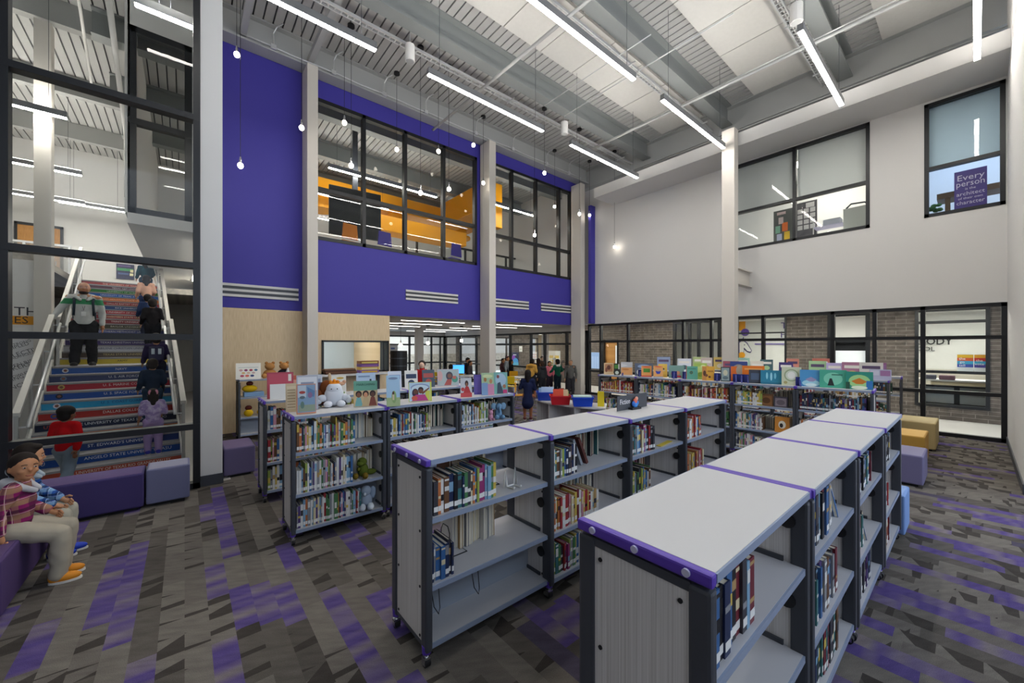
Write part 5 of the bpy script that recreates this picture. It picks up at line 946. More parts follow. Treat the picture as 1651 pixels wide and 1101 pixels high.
MB().ring([(0.15, 0.025, 0.22), (0.15, 0.025, 2.95 - (p.z - 0.1))], 0.01, 6).build('hanger', M['char'], o)
# ================================================================ corridor, office and mural room beyond the east glass
def leaf_x(name, x, y0, y1, z1, m, label, handle=True, glassp=None):
    t = thing(name, label, 'door', (x, y0, 0))
    MB().box(0, 0.05, 0, y1 - y0, 0.0, z1).build('panel', m, t)
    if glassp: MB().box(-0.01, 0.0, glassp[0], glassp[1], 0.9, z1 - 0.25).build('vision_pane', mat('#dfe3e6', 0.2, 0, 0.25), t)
    MB().box(-0.06, 0.0, 0.06, 0.09, 1.0, 1.12).build('handle', M['chrome'], t)
def frame_x(n, x, y0, y1, z0, z1, m=M['frame'], fw=0.07, mull=(), tr=(), pane=True):
    x -= 0.07; y0 += fw; y1 -= fw; z1 -= fw; z0 += fw if z0 > 0.02 else 0
    r = MB(); r.box(x - 0.06, x + 0.06, y0 - fw, y0, z0, z1).box(x - 0.06, x + 0.06, y1, y1 + fw, z0, z1).box(x - 0.06, x + 0.06, y0 - fw, y1 + fw, z1, z1 + fw)
    if z0 > 0.02: r.box(x - 0.06, x + 0.06, y0 - fw, y1 + fw, z0 - fw, z0)
    root = struct(n, r, m)
    for v in mull: struct('mullion', MB().box(x - 0.05, x + 0.05, v - fw / 2, v + fw / 2, z0, z1), m, root)
    for h in tr: struct('transom', MB().box(x - 0.05, x + 0.05, y0, y1, h - fw / 2, h + fw / 2), m, root)
    if pane: struct('pane', MB().add([(x, y0, z0), (x, y1, z0), (x, y1, z1), (x, y0, z1)], [(0, 1, 2, 3)]), M['glass'], root)
frame_x('window_11', 15.0, -0.23, 1.04, 0.32, 2.85, tr=(2.5, 1.22))
frame_x('window_12', 15.0, 1.92, 2.88, 0.0, 2.86, tr=(2.04,), fw=0.1, pane=False)
frame_x('window_14', 15.0, 5.95, 7.75, 0.0, 2.86, mull=(6.75, 7.1), tr=(2.1,), fw=0.1)
frame_x('window_13', 15.0, 3.93, 5.5, 0.0, 2.86, mull=(), tr=(2.33,), fw=0.05)
leaf_x('corridor_door', 15.02, 1.92, 2.88, 2.0, M['frame'], 'black framed corridor door with a white glazed panel', glassp=(0.1, 0.82))
leaf_x('corridor_door', 15.02, 10.32, 11.13, 2.16, M['door_wood'], 'oak corridor door with a slim vision pane past the corner column', glassp=(0.12, 0.22))
frame_x('door_1', 15.0, 10.32, 11.13, 0, 2.16, pane=False, fw=0.05)
# lettering and mural on the far office wall
text('PEABODY', 0.31, '#2c2d30', face_neg_x(18.44, 1.04, 2.03), None, 'wall_lettering', 0.015, wmax=1.15, bold=0.006)
text('SCHOOL', 0.19, '#2c2d30', face_neg_x(18.44, 1.22, 1.79), None, 'wall_lettering', 0.015)
for o in [x for x in C.objects if x.name.startswith('wall_lettering')]: tag(o, {'wall_lettering': 'dark PEABODY letters on white office wall'}.get(o.name, 'smaller dark SCHOOL letters below the larger ones on office wall'), 'lettering')
mur = thing('wall_mural', 'purple and gold horse head mural on white wall past the column', 'mural', (18.46, 6.67, 1.0), -PI / 2)
def mz(p): return [(0.02 + (u - 0.1) * 0.47, 0.22 + (v - 0.05) * 0.67) for u, v in p]
a = art([('r', 0.03, 0.78, 0.17, 0.98, '#e8a028'), ('e', 0.165, 0.74, 0.09, 0.08, '#6a52a8'), ('p', mz([(0.12, 0.22), (0.1, 0.5), (0.3, 0.62), (0.36, 0.56), (0.5, 0.5), (0.72, 0.24), (0.66, 0.17), (0.5, 0.2), (0.36, 0.3), (0.34, 0.1), (0.1, 0.05)]), '#4a3a7c'), ('p', mz([(0.15, 0.23), (0.14, 0.49), (0.3, 0.59), (0.36, 0.53), (0.48, 0.47), (0.69, 0.24), (0.65, 0.2), (0.5, 0.23), (0.36, 0.34), (0.31, 0.12), (0.14, 0.08)]), '#e6e4e2'), ('p', mz([(0.26, 0.58), (0.34, 0.7), (0.36, 0.56)]), '#4a3a7c'), ('e', 0.15, 0.47, 0.012, 0.012, '#33285a'), ('e', 0.09, 0.25, 0.075, 0.065, '#e8a028')], 1.8, 2.0, mur)
text('T\nH', 0.36, '#4a3a7c', face_neg_x(18.44, 4.95, 2.52), None, 'mural_letter', 0.01)
o = [x for x in C.objects if x.name.startswith('mural_letter')][0]; tag(o, 'large purple block letters high on the mural wall', 'lettering')
o = MB().box(0, 0.02, -1.6, 0, 0, 0.05).build('wall_text_band', mat('#7a6ab0', 0.6)); o.location = (18.43, 6.0, 1.95); tag(o, 'thin purple band of wall text beside the horse mural', 'lettering')
# office desk, chairs, books seen through the office window
t = thing('reception_desk', 'pale reception desk behind the office window', 'desk', (15.9, -2.2, 0))
MB().box(0, 0.8, 0, 4.0, 0.92, 0.96).build('top', M['top'], t); MB().box(0.05, 0.75, 0.05, 3.0, 0, 0.92).build('body', mat('#d0bfa0', 0.6), t)
for i, y in enumerate((0.0, 0.62)):
    t = thing('mesh_chair', ['grey mesh office chair behind the glass, by the pier wall', 'grey mesh office chair behind the glass, by the brick edge'][i], 'chair', (15.6, y, -0.28), 0, 'mesh office chairs')
    MB().box(-0.22, -0.18, -0.36, -0.31, 0.62, 1.1).box(-0.22, -0.18, 0.31, 0.36, 0.62, 1.1).box(-0.22, -0.18, -0.36, 0.36, 1.08, 1.13).box(-0.22, -0.18, -0.34, 0.34, 0.60, 0.66).build('back_frame', M['black'], t)
    MB().box(-0.21, -0.19, -0.31, 0.31, 0.64, 1.1).build('back_mesh', mat('#77797c', 0.8), t); MB().box(-0.2, 0.25, -0.28, 0.28, 0.45, 0.52).build('seat', M['black'], t, bevel=0.02); MB().ring([(0, 0, 0.06), (0, 0, 0.46)], 0.03, 10).build('stem', M['black'], t)
    b = MB(); [b.bar((0, 0, 0.05), (0.28 * math.cos(k * 1.257), 0.28 * math.sin(k * 1.257), 0.03), 0.04, 0.03) for k in range(5)]; b.build('base', M['black'], t)
for i, (y, a_) in enumerate(((0.165, ('#d8a82a', '#c8502a', '#3a9ac0', '#3f4fa8')), (-0.115, ('#d89a2a', '#b8282a', '#3aa0c8', '#4a3f9a')))):
    o = MB().box(-0.01, 0, -0.135, 0.135, 0, 0.44).build('yard_sign', mat('#d8d8de', 0.6))
    b = MB(); [b.m(k).box(-0.012, -0.01, -0.134, 0.134, 0.34 - 0.08 * k, 0.42 - 0.08 * k) for k in range(4)]; b.build('printed_bands', [mat(c, 0.6) for c in a_], o)
    text(('the go tell' if i == 0 else 'the vote').replace(' ', '\n'), 0.085, '#eceaf0', face_neg_x(-0.015, 0.05, 0.23), o, 'lettering')
    o.location = (15.09, y, 1.25); tag(o, ['striped rainbow vote sign in office window, by the dark items', 'striped rainbow vote sign in office window, by the window frame'][i], 'sign')
for i, (y, c, w_) in enumerate(((0.55, '#6a4a5a', 0.3), (0.9, '#5a5a6a', 0.3))):
    o = MB().box(0, 0.2, 0, w_, 0, 0.12).build('paper_tray', mat(c, 0.6), bevel=0.02); o.location = (15.95, y - 0.2, 0.962); tag(o, ('plum', 'grey')[i] + ' tray on the reception desk', 'tray')
o = MB().box(0, 0.03, 0, 0.5, 0, 0.7).build('framed_picture', mat('#c8ccd0', 0.5)); MB().box(-0.003, 0, 0.06, 0.44, 0.06, 0.64).build('picture', mat('#4a5868', 0.5), o); o.location = (14.86, -2.05, 1.2); tag(o, 'framed picture on brick wall beyond the storefront end', 'picture')
# upstairs windows
def card(name, x, y0, y1, z0, z1, m, label, cat): 
    return tag(MB().box(x, x + 0.02, y0, y1, z0, z1).build(name, m), label, cat)
card('roller_shade', XE + 0.14, 1.62, 3.0, 5.74, 7.06, M['shade'], 'grey roller shade lowered in the upstairs window, column half', 'shade'); card('roller_shade', XE + 0.14, 3.1, 4.56, 5.74, 7.06, M['shade'], 'grey roller shade lowered in the upstairs window, aisle half', 'shade')
for o in C.objects:
    if o.name == 'roller_shade': o['label'] = 'grey roller shade in the upstairs window bay farther from the column'
    if o.name == 'roller_shade.001': o['label'] = 'grey roller shade in the upstairs window bay beside the column'
card('roller_shade', XE + 0.14, -0.35, 0.66, 5.71, 7.03, mat('#cfe6fb', 0.8), 'blue tinted roller shade in the upstairs end window', 'shade')
b1 = on_x(1247, 1279, 338, 391, 13.4)
def board(l, label, bg, cards):
    x, y, z, w, h = l; o = MB().box(-w / 2, w / 2, 0, 0.02, 0, h).build('pin_board', mat(bg, 0.7))
    for i, (u, v, a, b, c) in enumerate(cards): MB().box((u - a) * w - w / 2, (u + a) * w - w / 2, -0.006, 0, (v - b) * h, (v + b) * h).build('paper', mat(c, 0.6), o)
    o.matrix_world = Matrix.Translation((x, y, z)) @ Matrix.Rotation(-PI / 2, 4, 'Z'); tag(o, label, 'board')
board(b1, 'dark pin board with bright cards in the upstairs window', '#5b5e5d', [(0.38, 0.68, 0.12, 0.1, '#c8b8b8'), (0.22, 0.42, 0.12, 0.11, '#7fb09a'), (0.58, 0.47, 0.14, 0.13, '#e0743a'), (0.3, 0.17, 0.13, 0.11, '#b8bcd8'), (0.68, 0.2, 0.14, 0.12, '#e0b83a'), (0.4, 0.9, 0.22, 0.04, '#d0b8b8')])
board(on_x(1283, 1317, 325, 388, 13.6), 'dark pin board with rows of white cards in upstairs window', '#67656a', [(0.2 + 0.3 * i, 0.35 + 0.14 * k, 0.12, 0.055, '#dcdada') for i in range(3) for k in range(4)] + [(0.68, 0.9, 0.2, 0.06, '#dcdada')])
t = thing('wire_rack', 'white wire rack with papers in the shaded upstairs office', 'rack', (13.2, 2.15, 4.62)); 
for x in (0, 0.4):
    for y in (0, 0.7): MB().box(x, x + .02, y, y + .02, 0, 0.65).build('post', M['white'], t)
for z in (0.18, 0.5): MB().box(0, .42, 0, .72, z, z + .015).build('shelf', M['cap'], t)
o = MB().box(0, 0.3, 0, 0.36, 0, 0.16).build('paper_stack_box', mat('#b4b8c4', 0.7)); o.location = (13.25, 2.3, 5.137); tag(o, 'grey carton on top of the white wire rack', 'box')
t = thing('file_cabinet', 'pale grey cabinet with lifted handle in upstairs office window', 'cabinet', (12.75, 1.6, 4.62)); MB().box(0, 0.5, 0, 0.55, 0, 0.72).build('body', mat('#b4b6b2', 0.6), t); MB().ring([(0.02, 0.05, 0.72), (0.02, 0.15, 0.8), (0.02, 0.4, 0.82), (0.02, 0.5, 0.72)], 0.02, 8).build('handle', M['char'], t)
t = thing('desk', 'brown wooden desk edge seen in the blue upstairs window', 'desk', (12.75, -0.75, 4.62)); MB().box(0, 0.5, 0, 1.3, 0.5, 0.62).build('top', mat('#6a5440', 0.6), t); MB().box(0.02, 0.1, 0.05, 0.13, 0, 0.5).box(0.02, 0.1, 1.1, 1.18, 0, 0.5).build('leg', mat('#6a5440', 0.6), t)
t = thing('potted_plant', 'small green potted plant in the blue upstairs window', 'plant', (12.6, 0.56, 4.62)); MB().ring([(0, 0, 0), (0, 0, 0.16)], [0.07, 0.1], 12).build('pot', mat('#a8642f', 0.7), t); b = MB(); [b.ell((0.07 * math.cos(k * 1.3), 0.07 * math.sin(k * 1.3), 0.24 + 0.03 * (k % 4)), (0.05, 0.05, 0.035), 8, 6) for k in range(9)]; b.build('foliage', mat('#4f7a4a', 0.7), t, smooth=True)
l = on_x(1538, 1591, 268, 338, XE + 0.14)
o = poster_x(l[0], l[1], l[2] , l[3], l[4] * 0.93, 'purple poster with white lettering in the upstairs end window', '#4a3a86', [])
hh = l[4] * 0.93
for i, (s, z_) in enumerate((('Every', 0.82), ('person', 0.67), ('is the', 0.54), ('architect', 0.42), ('of their own', 0.31), ('character', 0.20))):
    text(s, hh * (0.2 if i < 2 else 0.13 if i in (3, 5) else 0.08), '#d8d2ec', face_neg_y(0, -0.003, hh * z_), o, 'lettering', wmax=l[3] * 0.86)
# upstairs classroom chairs
for i, (x, y, c, lb) in enumerate(((3.55, 11.6, '#d0781e', 'orange school chair in the first upstairs window bay'), (4.6, 11.7, '#4a3f9a', 'purple school chair in the second upstairs window bay'), (7.0, 11.5, '#4a3f9a', 'purple school chair in the last wide window bay'))):
    t = thing('school_chair', lb, 'chair', (x, y, 4.42), 0.2, 'upstairs school chairs')
    MB().box(-0.22, 0.22, -0.2, 0.2, 0.42, 0.45).build('seat', mat(c, 0.45), t, bevel=0.012); MB().prism([(-0.24, 0), (0.24, 0), (0.2, 0.42), (-0.2, 0.42)], -0.02, 0.02, Matrix.Translation((0, -0.2, 0.5)) @ Matrix.Rotation(PI / 2, 4, 'X')).build('backrest', mat(c, 0.45), t, bevel=0.01)
    for sx in (-1, 1):
        for sy in (-1, 1): MB().ring([(sx * .2, sy * .2, 0.0), (sx * .17, sy * .15, 0.42)], 0.012, 8).build('leg', M['chrome'], t)
# ================================================================ stair hall behind the lobby glass
SX, SY, SW, RISE, RUN, LAND = -0.04, 8.36, 1.66, 0.136, 0.28, 0.85
st = thing('staircase', 'wide stair with coloured college name risers behind the lobby glass', 'stairs', (SX, SY, 0), math.radians(4.0))
RS = [('#b04a36', 'THE UNIVERSITY OF TEXAS RIO GRANDE VALLEY', '#e8d8d0'), ('#1f4fa0', 'ANGELO STATE UNIVERSITY', '#e6e8ee'), ('#203a78', "ST. EDWARD'S UNIVERSITY", '#e6e8ee'), ('#cc6a2e', None, '#fff'), ('#1b2440', 'THE UNIVERSITY OF TEXAS SAN ANTONIO', '#e6e8ee'), ('#b8342e', 'DALLAS COLLEGE', '#f0e4de'), ('#2fa6d6', 'U. S. COAST GUARD', '#1d4f9a'),
      ('#1f50a4', 'U. S. SPACE FORCE', '#e6e8ee'), ('#b8283a', 'U. S. MARINE CORPS', '#f0dede'), ('#3c466e', 'U. S. AIR FORCE', '#dfe2ea'), ('#2c5aa6', 'NAVY', '#e6e8ee'), ('#ccb43a', 'ARMY', '#3a3524'), ('#5c5048', 'TEXAS STATE UNIVERSITY', '#c8b884'), ('#b9bcc6', 'ABILENE CHRISTIAN UNIVERSITY', '#4a4468'), ('#40346c', 'TEXAS CHRISTIAN UNIVERSITY', '#d8d6e0'), ('#2c3458', None, '#fff'),
      ('#44508e', 'SOUTHERN METHODIST UNIVERSITY', '#d8dae6'), ('#4c4a3e', 'BAYLOR UNIVERSITY', '#d8d4c0'), ('#7c3038', 'TRINITY UNIVERSITY', '#e0d0d0'), ('#8c3440', 'MIDWESTERN STATE UNIVERSITY', '#e0cfa8'), ('#a8323e', 'UNIVERSITY OF HOUSTON', '#eadada'), ('#2d4c84', 'RICE UNIVERSITY', '#dde0ea'), ('#a23a3c', 'DALLAS BAPTIST UNIVERSITY', '#e6d8d0'), ('#e07c3c', 'SAM HOUSTON STATE UNIVERSITY', '#f0e0d0'),
      ('#2864b8', 'UNIVERSITY OF TEXAS AT ARLINGTON', '#e0e6ee'), ('#32803e', 'UNIVERSITY OF NORTH TEXAS', '#dce8dc'), ('#5e2c3a', 'TEXAS A&M UNIVERSITY', '#dcd0d4'), ('#b03e38', 'THE UNIVERSITY OF TEXAS AT AUSTIN', '#f0d8c8')]
tread_m = mat('#8e8d90', 0.6); ys = []
for k in range(28):
    y = RUN * k + (LAND if k >= 11 else 0.0); ys.append(y)
    z0, z1 = RISE * k, RISE * (k + 1); c, s, tc = RS[k]
    r = MB().box(-SW, 0, y, y + 0.02, z0 + 0.0, z1 - 0.018).build('riser', mat(c, 0.45), st)
    if s: text(s, 0.062, tc, face_neg_y(-SW * (0.42 if len(s) > 10 else 0.45), y - 0.002, z0 + 0.062), r, 'lettering', wmax=SW * 0.68)
    dep = RUN + (LAND if k == 10 else 0) + 0.02
    MB().box(-SW, 0, y - 0.018, y + dep, z1 - 0.03, z1).build('tread', tread_m, st)
    if k in (10, 9, 8, 7, 6, 5):
        T = Matrix.Translation((-SW + 0.17, y - 0.002, z0 + 0.06)) @ Matrix.Rotation(PI / 2, 4, 'X'); cc = ('#d0d4dc', '#6a7f9a', '#c8b060', '#1c2438', '#d8dce4', '#c8a45a')[10 - k] if k != 5 else '#2a4a9a'
        MB().prism([(0.042 * math.cos(2 * PI * i / 16), 0.042 * math.sin(2 * PI * i / 16)) for i in range(16)], 0, 0.002, T).m(1).prism([(0.026 * math.cos(2 * PI * i / 5), 0.026 * math.sin(2 * PI * i / 5)) for i in range(5)], 0.002, 0.003, T).build('emblem', [mat(cc, 0.5), mat('#8a5a4a', 0.5)], r)
    if k == 4: text('UTSA', 0.07, '#d0583a', face_neg_y(-SW + 0.17, y - 0.002, z0 + 0.06), r, 'lettering')
    if k == 1:
        for xx in (-SW + 0.13, -0.17): text('ASU', 0.07, '#e6e8ee', face_neg_y(xx, y - 0.002, z0 + 0.06), r, 'lettering')
    if k == 14: text('TCU', 0.06, '#e0dee8', face_neg_y(-SW + 0.12, y - 0.002, z0 + 0.06), r, 'lettering')
ytop = ys[-1] + RUN
def slope(x0, x1, k0, k1, dz0, dz1, name, m, par=st):       # a sloping plate that follows the nosings from step k0 to k1
    a0, a1 = ys[k0] - 0.02, ys[k1] + RUN; za, zb = RISE * k0, RISE * (k1 + 1)
    return MB().add([(x0, a0, za + dz0), (x1, a0, za + dz0), (x1, a1, zb + dz0), (x0, a1, zb + dz0), (x0, a0, za + dz1), (x1, a0, za + dz1), (x1, a1, zb + dz1), (x0, a1, zb + dz1)], [(0, 3, 2, 1), (4, 5, 6, 7), (0, 1, 5, 4), (1, 2, 6, 5), (2, 3, 7, 6), (3, 0, 4, 7)]).build(name, m, par)
meshm = glass('rail_mesh_infill', '#ffffff', 0.0, 0.35, '#9a9a98')
for side in (0, 1):
    xs = -SW - 0.05 if side == 0 else 0.0
    for k0, k1 in ((0, 10), (11, 27)):
        slope(xs, xs + 0.05, k0, k1, -0.18, 0.14, 'stringer', mat('#cfcdc8', 0.5))
        slope(xs - 0.01, xs + 0.06, k0, k1, 0.93, 0.99, 'guard_rail', mat('#c4c1ba', 0.5))
        slope(xs + 0.022, xs + 0.028, k0, k1, 0.16, 0.93, 'infill_panel', meshm)
        xr = xs + 0.13 if side == 0 else xs - 0.08
        a0, a1 = ys[k0], ys[k1] + RUN
        MB().ring([(xr, a0 - 0.02, RISE * k0 + 0.78), (xr, a0, RISE * k0 + 0.82), (xr, a1, RISE * (k1 + 1) + 0.82)], 0.022, 8).build('handrail', M['galv'], st, smooth=True)
        n = 3 if k0 == 0 else 4
        for i in range(n + 1):
            f = i / n; yy = a0 - 0.01 + (a1 - a0) * f; zz = RISE * k0 + (RISE * (k1 + 1 - k0)) * f
            MB().box(xs + 0.005, xs + 0.045, yy - 0.025, yy + 0.025, max(0, zz - 0.15), zz + 0.95).build('post', mat('#aeadaa', 0.45, 0.3), st)
            MB().box(min(xr, xs + 0.02), max(xr, xs + 0.03), yy - 0.01, yy + 0.01, zz + 0.78, zz + 0.80).build('bracket', M['galv'], st)
# upstairs guard, doors, boards
t = thing('guard_rail', 'metal guard rail at the top of the stair hall', 'railing', (-6.9, 17.1, 3.78))
MB().box(0, 4.35, 0, 0.04, 1.0, 1.06).box(0, 4.35, 0, 0.03, 0.12, 0.16).build('rail', M['galv'], t); MB().box(0, 4.3, 0.012, 0.018, 0.16, 1.0).build('infill_panel', meshm, t)
for i in range(6): MB().box(0.04 + 0.85 * i, 0.09 + 0.85 * i, -0.02, 0.05, 0, 1.04).build('post', M['galv'], t)
for i, (px0, px1) in enumerate(((28, 60), (84, 97))):
    p, q = at_y(px0, 400, 20.9), at_y(px1, 400, 20.9)
    t = thing('upper_door', ['oak door upstairs in the stair hall, seen beyond the column', 'narrow oak door upstairs in the stair hall, behind the column'][i], 'door', (p.x, 20.9, 3.78), 0, 'oak doors upstairs')
    MB().box(0, q.x - p.x, 0, 0.06, 0, 2.25).build('panel', M['door_wood'], t); MB().box(-0.07, 0, -0.02, 0.08, 0, 2.32).box(q.x - p.x, q.x - p.x + 0.07, -0.02, 0.08, 0, 2.32).box(-0.07, q.x - p.x + 0.07, -0.02, 0.08, 2.25, 2.34).build('frame', M['frame'], t)
    MB().box(0.08, 0.11, -0.06, 0, 0.95, 1.1).build('handle', M['chrome'], t)
p, q = at_y(187, 424, 20.9), at_y(216, 451, 20.9)
o = MB().box(0, q.x - p.x, 0, 0.02, 0, p.z - q.z).build('poster', mat('#333452', 0.5)); a = art([('r', 0.05, 0.55, 0.95, 0.72, '#3f8a5a'), ('r', 0.1, 0.3, 0.7, 0.42, '#4f5f8a'), ('r', 0.78, 0.48, 0.96, 0.66, '#d8d4a8'), ('r', 0.75, 0.25, 0.96, 0.42, '#d8d4a8'), ('r', 0.1, 0.82, 0.8, 0.92, '#5a4a7a')], q.x - p.x, p.z - q.z, o); o.location = (p.x, 20.96, q.z); tag(o, 'dark poster on wall above the top of the stair', 'poster')
o = MB().box(0, 0.9, 0, 0.02, 0, 0.22).build('notice_strip', mat('#dcdad6', 0.5)); p = at_y(219, 432, 20.9); o.location = (p.x, 20.97, p.z - 0.1); tag(o, 'white notice strip on wall above the stair beside dark poster', 'notice')
def onwall(px, py): return at_y(px, py, 12.28)
p, q = onwall(19, 497), onwall(58, 527)
bd = thing('word_banner', 'white wall banner reading of the, with orange block letters', 'banner', (0, 12.27, 0)); MB().box(onwall(-70, 480).x, onwall(58, 480).x, 0, 0.02, onwall(20, 540).z, onwall(20, 470).z).build('board', mat('#d8d6d2', 0.6), bd)
text('OF THE', 0.24, '#2f3038', face_neg_y((onwall(8, 500).x + onwall(57, 500).x) / 2 - 0.05, -0.004, onwall(20, 502).z), bd, 'lettering')
MB().box(onwall(-60, 510).x, onwall(58, 510).x, -0.006, 0, onwall(20, 523).z, onwall(20, 509).z).build('orange_block', mat('#d9941e', 0.6), bd)
text('HORSES', 0.2, '#3a2f28', face_neg_y((onwall(-60, 500).x + onwall(57, 500).x) / 2, -0.009, onwall(20, 516).z), bd, 'lettering', wmax=1.1)
o = thing('word_wall_panel', 'white wall panel of slanting grey words below the orange banner', 'panel', (0, 12.27, 0)); zt, zb = onwall(20, 548).z, onwall(20, 628).z
MB().box(onwall(-70, 580).x, onwall(58, 580).x, 0, 0.02, zb, zt).build('board', mat('#d6d6d8', 0.6), o)
for i, s in enumerate(('STRONG', 'PRINCIPLED', 'REFLECTIVE', 'CARING BALANCED', 'OPEN RISK', 'THINKERS', 'KNOWLEDGE', 'CARING', 'PRINCIPLED')):
    text(s, 0.07 + 0.022 * (i % 3), '#5f6068', face_neg_y(onwall(34, 580).x - 0.12 * (i % 2), -0.003, zt - 0.06 - (zt - zb - 0.08) * i / 8.6) @ Matrix.Rotation(0.42, 4, 'Z'), o, 'lettering', wmax=0.60)
# pipes in the hall ceiling
pipe('sprinkler_pipe', 'pale round pipe rising through the stair hall ceiling', [(-0.95, 7.2, 8.5), (-1.35, 16.5, 8.2), (-1.35, 16.6, 6.4)], 0.05, M['white'])
pipe('sprinkler_pipe', 'thin pale pipe beside the round pipe in the stair hall', [(-1.25, 7.2, 8.4), (-1.75, 14.0, 8.3)], 0.025, M['white'])
for i, y in enumerate((9.0, 12.2, 15.4, 18.6)): struct('beam_hall_%d' % (i + 1), MB().box(-7, -0.9, y - 0.1, y + 0.1, 8.5, ZD - 0.002), mat('#9a9b99', 0.6))
# ================================================================ people
def plaid(name, base, band, dark, line, sc):
    t = NT(name, 0.9); x, y, z = t.xyz(False)
    def st(u, lo, hi, off=0.0):
        f = t.math('FRACT', t.math('ADD', t.math('MULTIPLY', u, sc), off)); return t.math('MULTIPLY', t.math('GREATER_THAN', f, lo), t.math('LESS_THAN', f, hi))
    u = t.math('ADD', t.math('MULTIPLY', x, 0.15), t.math('MULTIPLY', y, 1.2))
    col = t.mix(t.math('MULTIPLY', st(z, 0.0, 0.34), 0.85), base, band)
    col = t.mix(t.math('MULTIPLY', st(u, 0.1, 0.42), 0.55), col, band)
    col = t.mix(t.math('MULTIPLY', st(z, 0.5, 0.72), 0.8), col, dark); col = t.mix(t.math('MULTIPLY', st(u, 0.55, 0.75), 0.6), col, dark)
    col = t.mix(t.math('MULTIPLY', st(z, 0.38, 0.42), 0.8), col, line); col = t.mix(t.math('MULTIPLY', st(u, 0.46, 0.5), 0.8), col, line)
    return t.out(col)
def blotch(name, a, b, c, sc):
    t = NT(name, 0.9); g = t.n('ShaderNodeTexCoord')
    return t.out(t.ramp(t.noise(g.outputs['Object'], sc, 2), [(0.3, a), (0.48, b), (0.62, c)], True))
def chest_band(name, a, b, z0, z1, zb):
    t = NT(name, 0.9); x, y, z = t.xyz(False)
    c = t.mix(t.math('MULTIPLY', t.math('GREATER_THAN', z, z0), t.math('LESS_THAN', z, z1)), a, b)
    return t.out(c)
def blob(name, prims, voxel, m, parent, extra=None, smooth=4, fold=0.0):
    b = MB()
    for p in prims:
        if p[0] == 'c':
            _, a, c, r0, r1 = p; a, c = Vector(a), Vector(c)
            b.ring([a, (a + c) / 2, c], [r0, (r0 + r1) / 2, r1], 14); b.ell(a, r0, 14, 10); b.ell(c, r1, 14, 10)
        else: b.ell(p[1], p[2], 18, 12, p[3] if len(p) > 3 else None)
    o = b.build(name, m, parent)
    md = o.modifiers.new('remesh', 'REMESH'); md.mode = 'VOXEL'; md.voxel_size = voxel; md.use_smooth_shade = True
    sm = o.modifiers.new('smooth', 'SMOOTH'); sm.factor = 0.5; sm.iterations = smooth
    if fold:
        tx = bpy.data.textures.get('cloth_fold') or bpy.data.textures.new('cloth_fold', 'CLOUDS'); tx.noise_scale = 0.11; tx.noise_depth = 1
        dp = o.modifiers.new('fold', 'DISPLACE'); dp.texture = tx; dp.strength = fold; dp.mid_level = 0.5
    dg = bpy.context.evaluated_depsgraph_get(); dg.update()
    me = bpy.data.meshes.new_from_object(o.evaluated_get(dg))
    o.modifiers.clear(); old = o.data; o.data = me; bpy.data.meshes.remove(old)
    if not me.materials: me.materials.append(m)
    if extra is not None and extra.f:
        bm = bmesh.new(); bm.from_mesh(me); e2 = bpy.data.meshes.new('x'); e2.from_pydata(extra.v, [], extra.f); bm.from_mesh(e2); bm.to_mesh(me); bm.free(); bpy.data.meshes.remove(e2)
    me.polygons.foreach_set('use_smooth', [True] * len(me.polygons)); me.polygons.foreach_set('material_index', [0] * len(me.polygons))
    return o
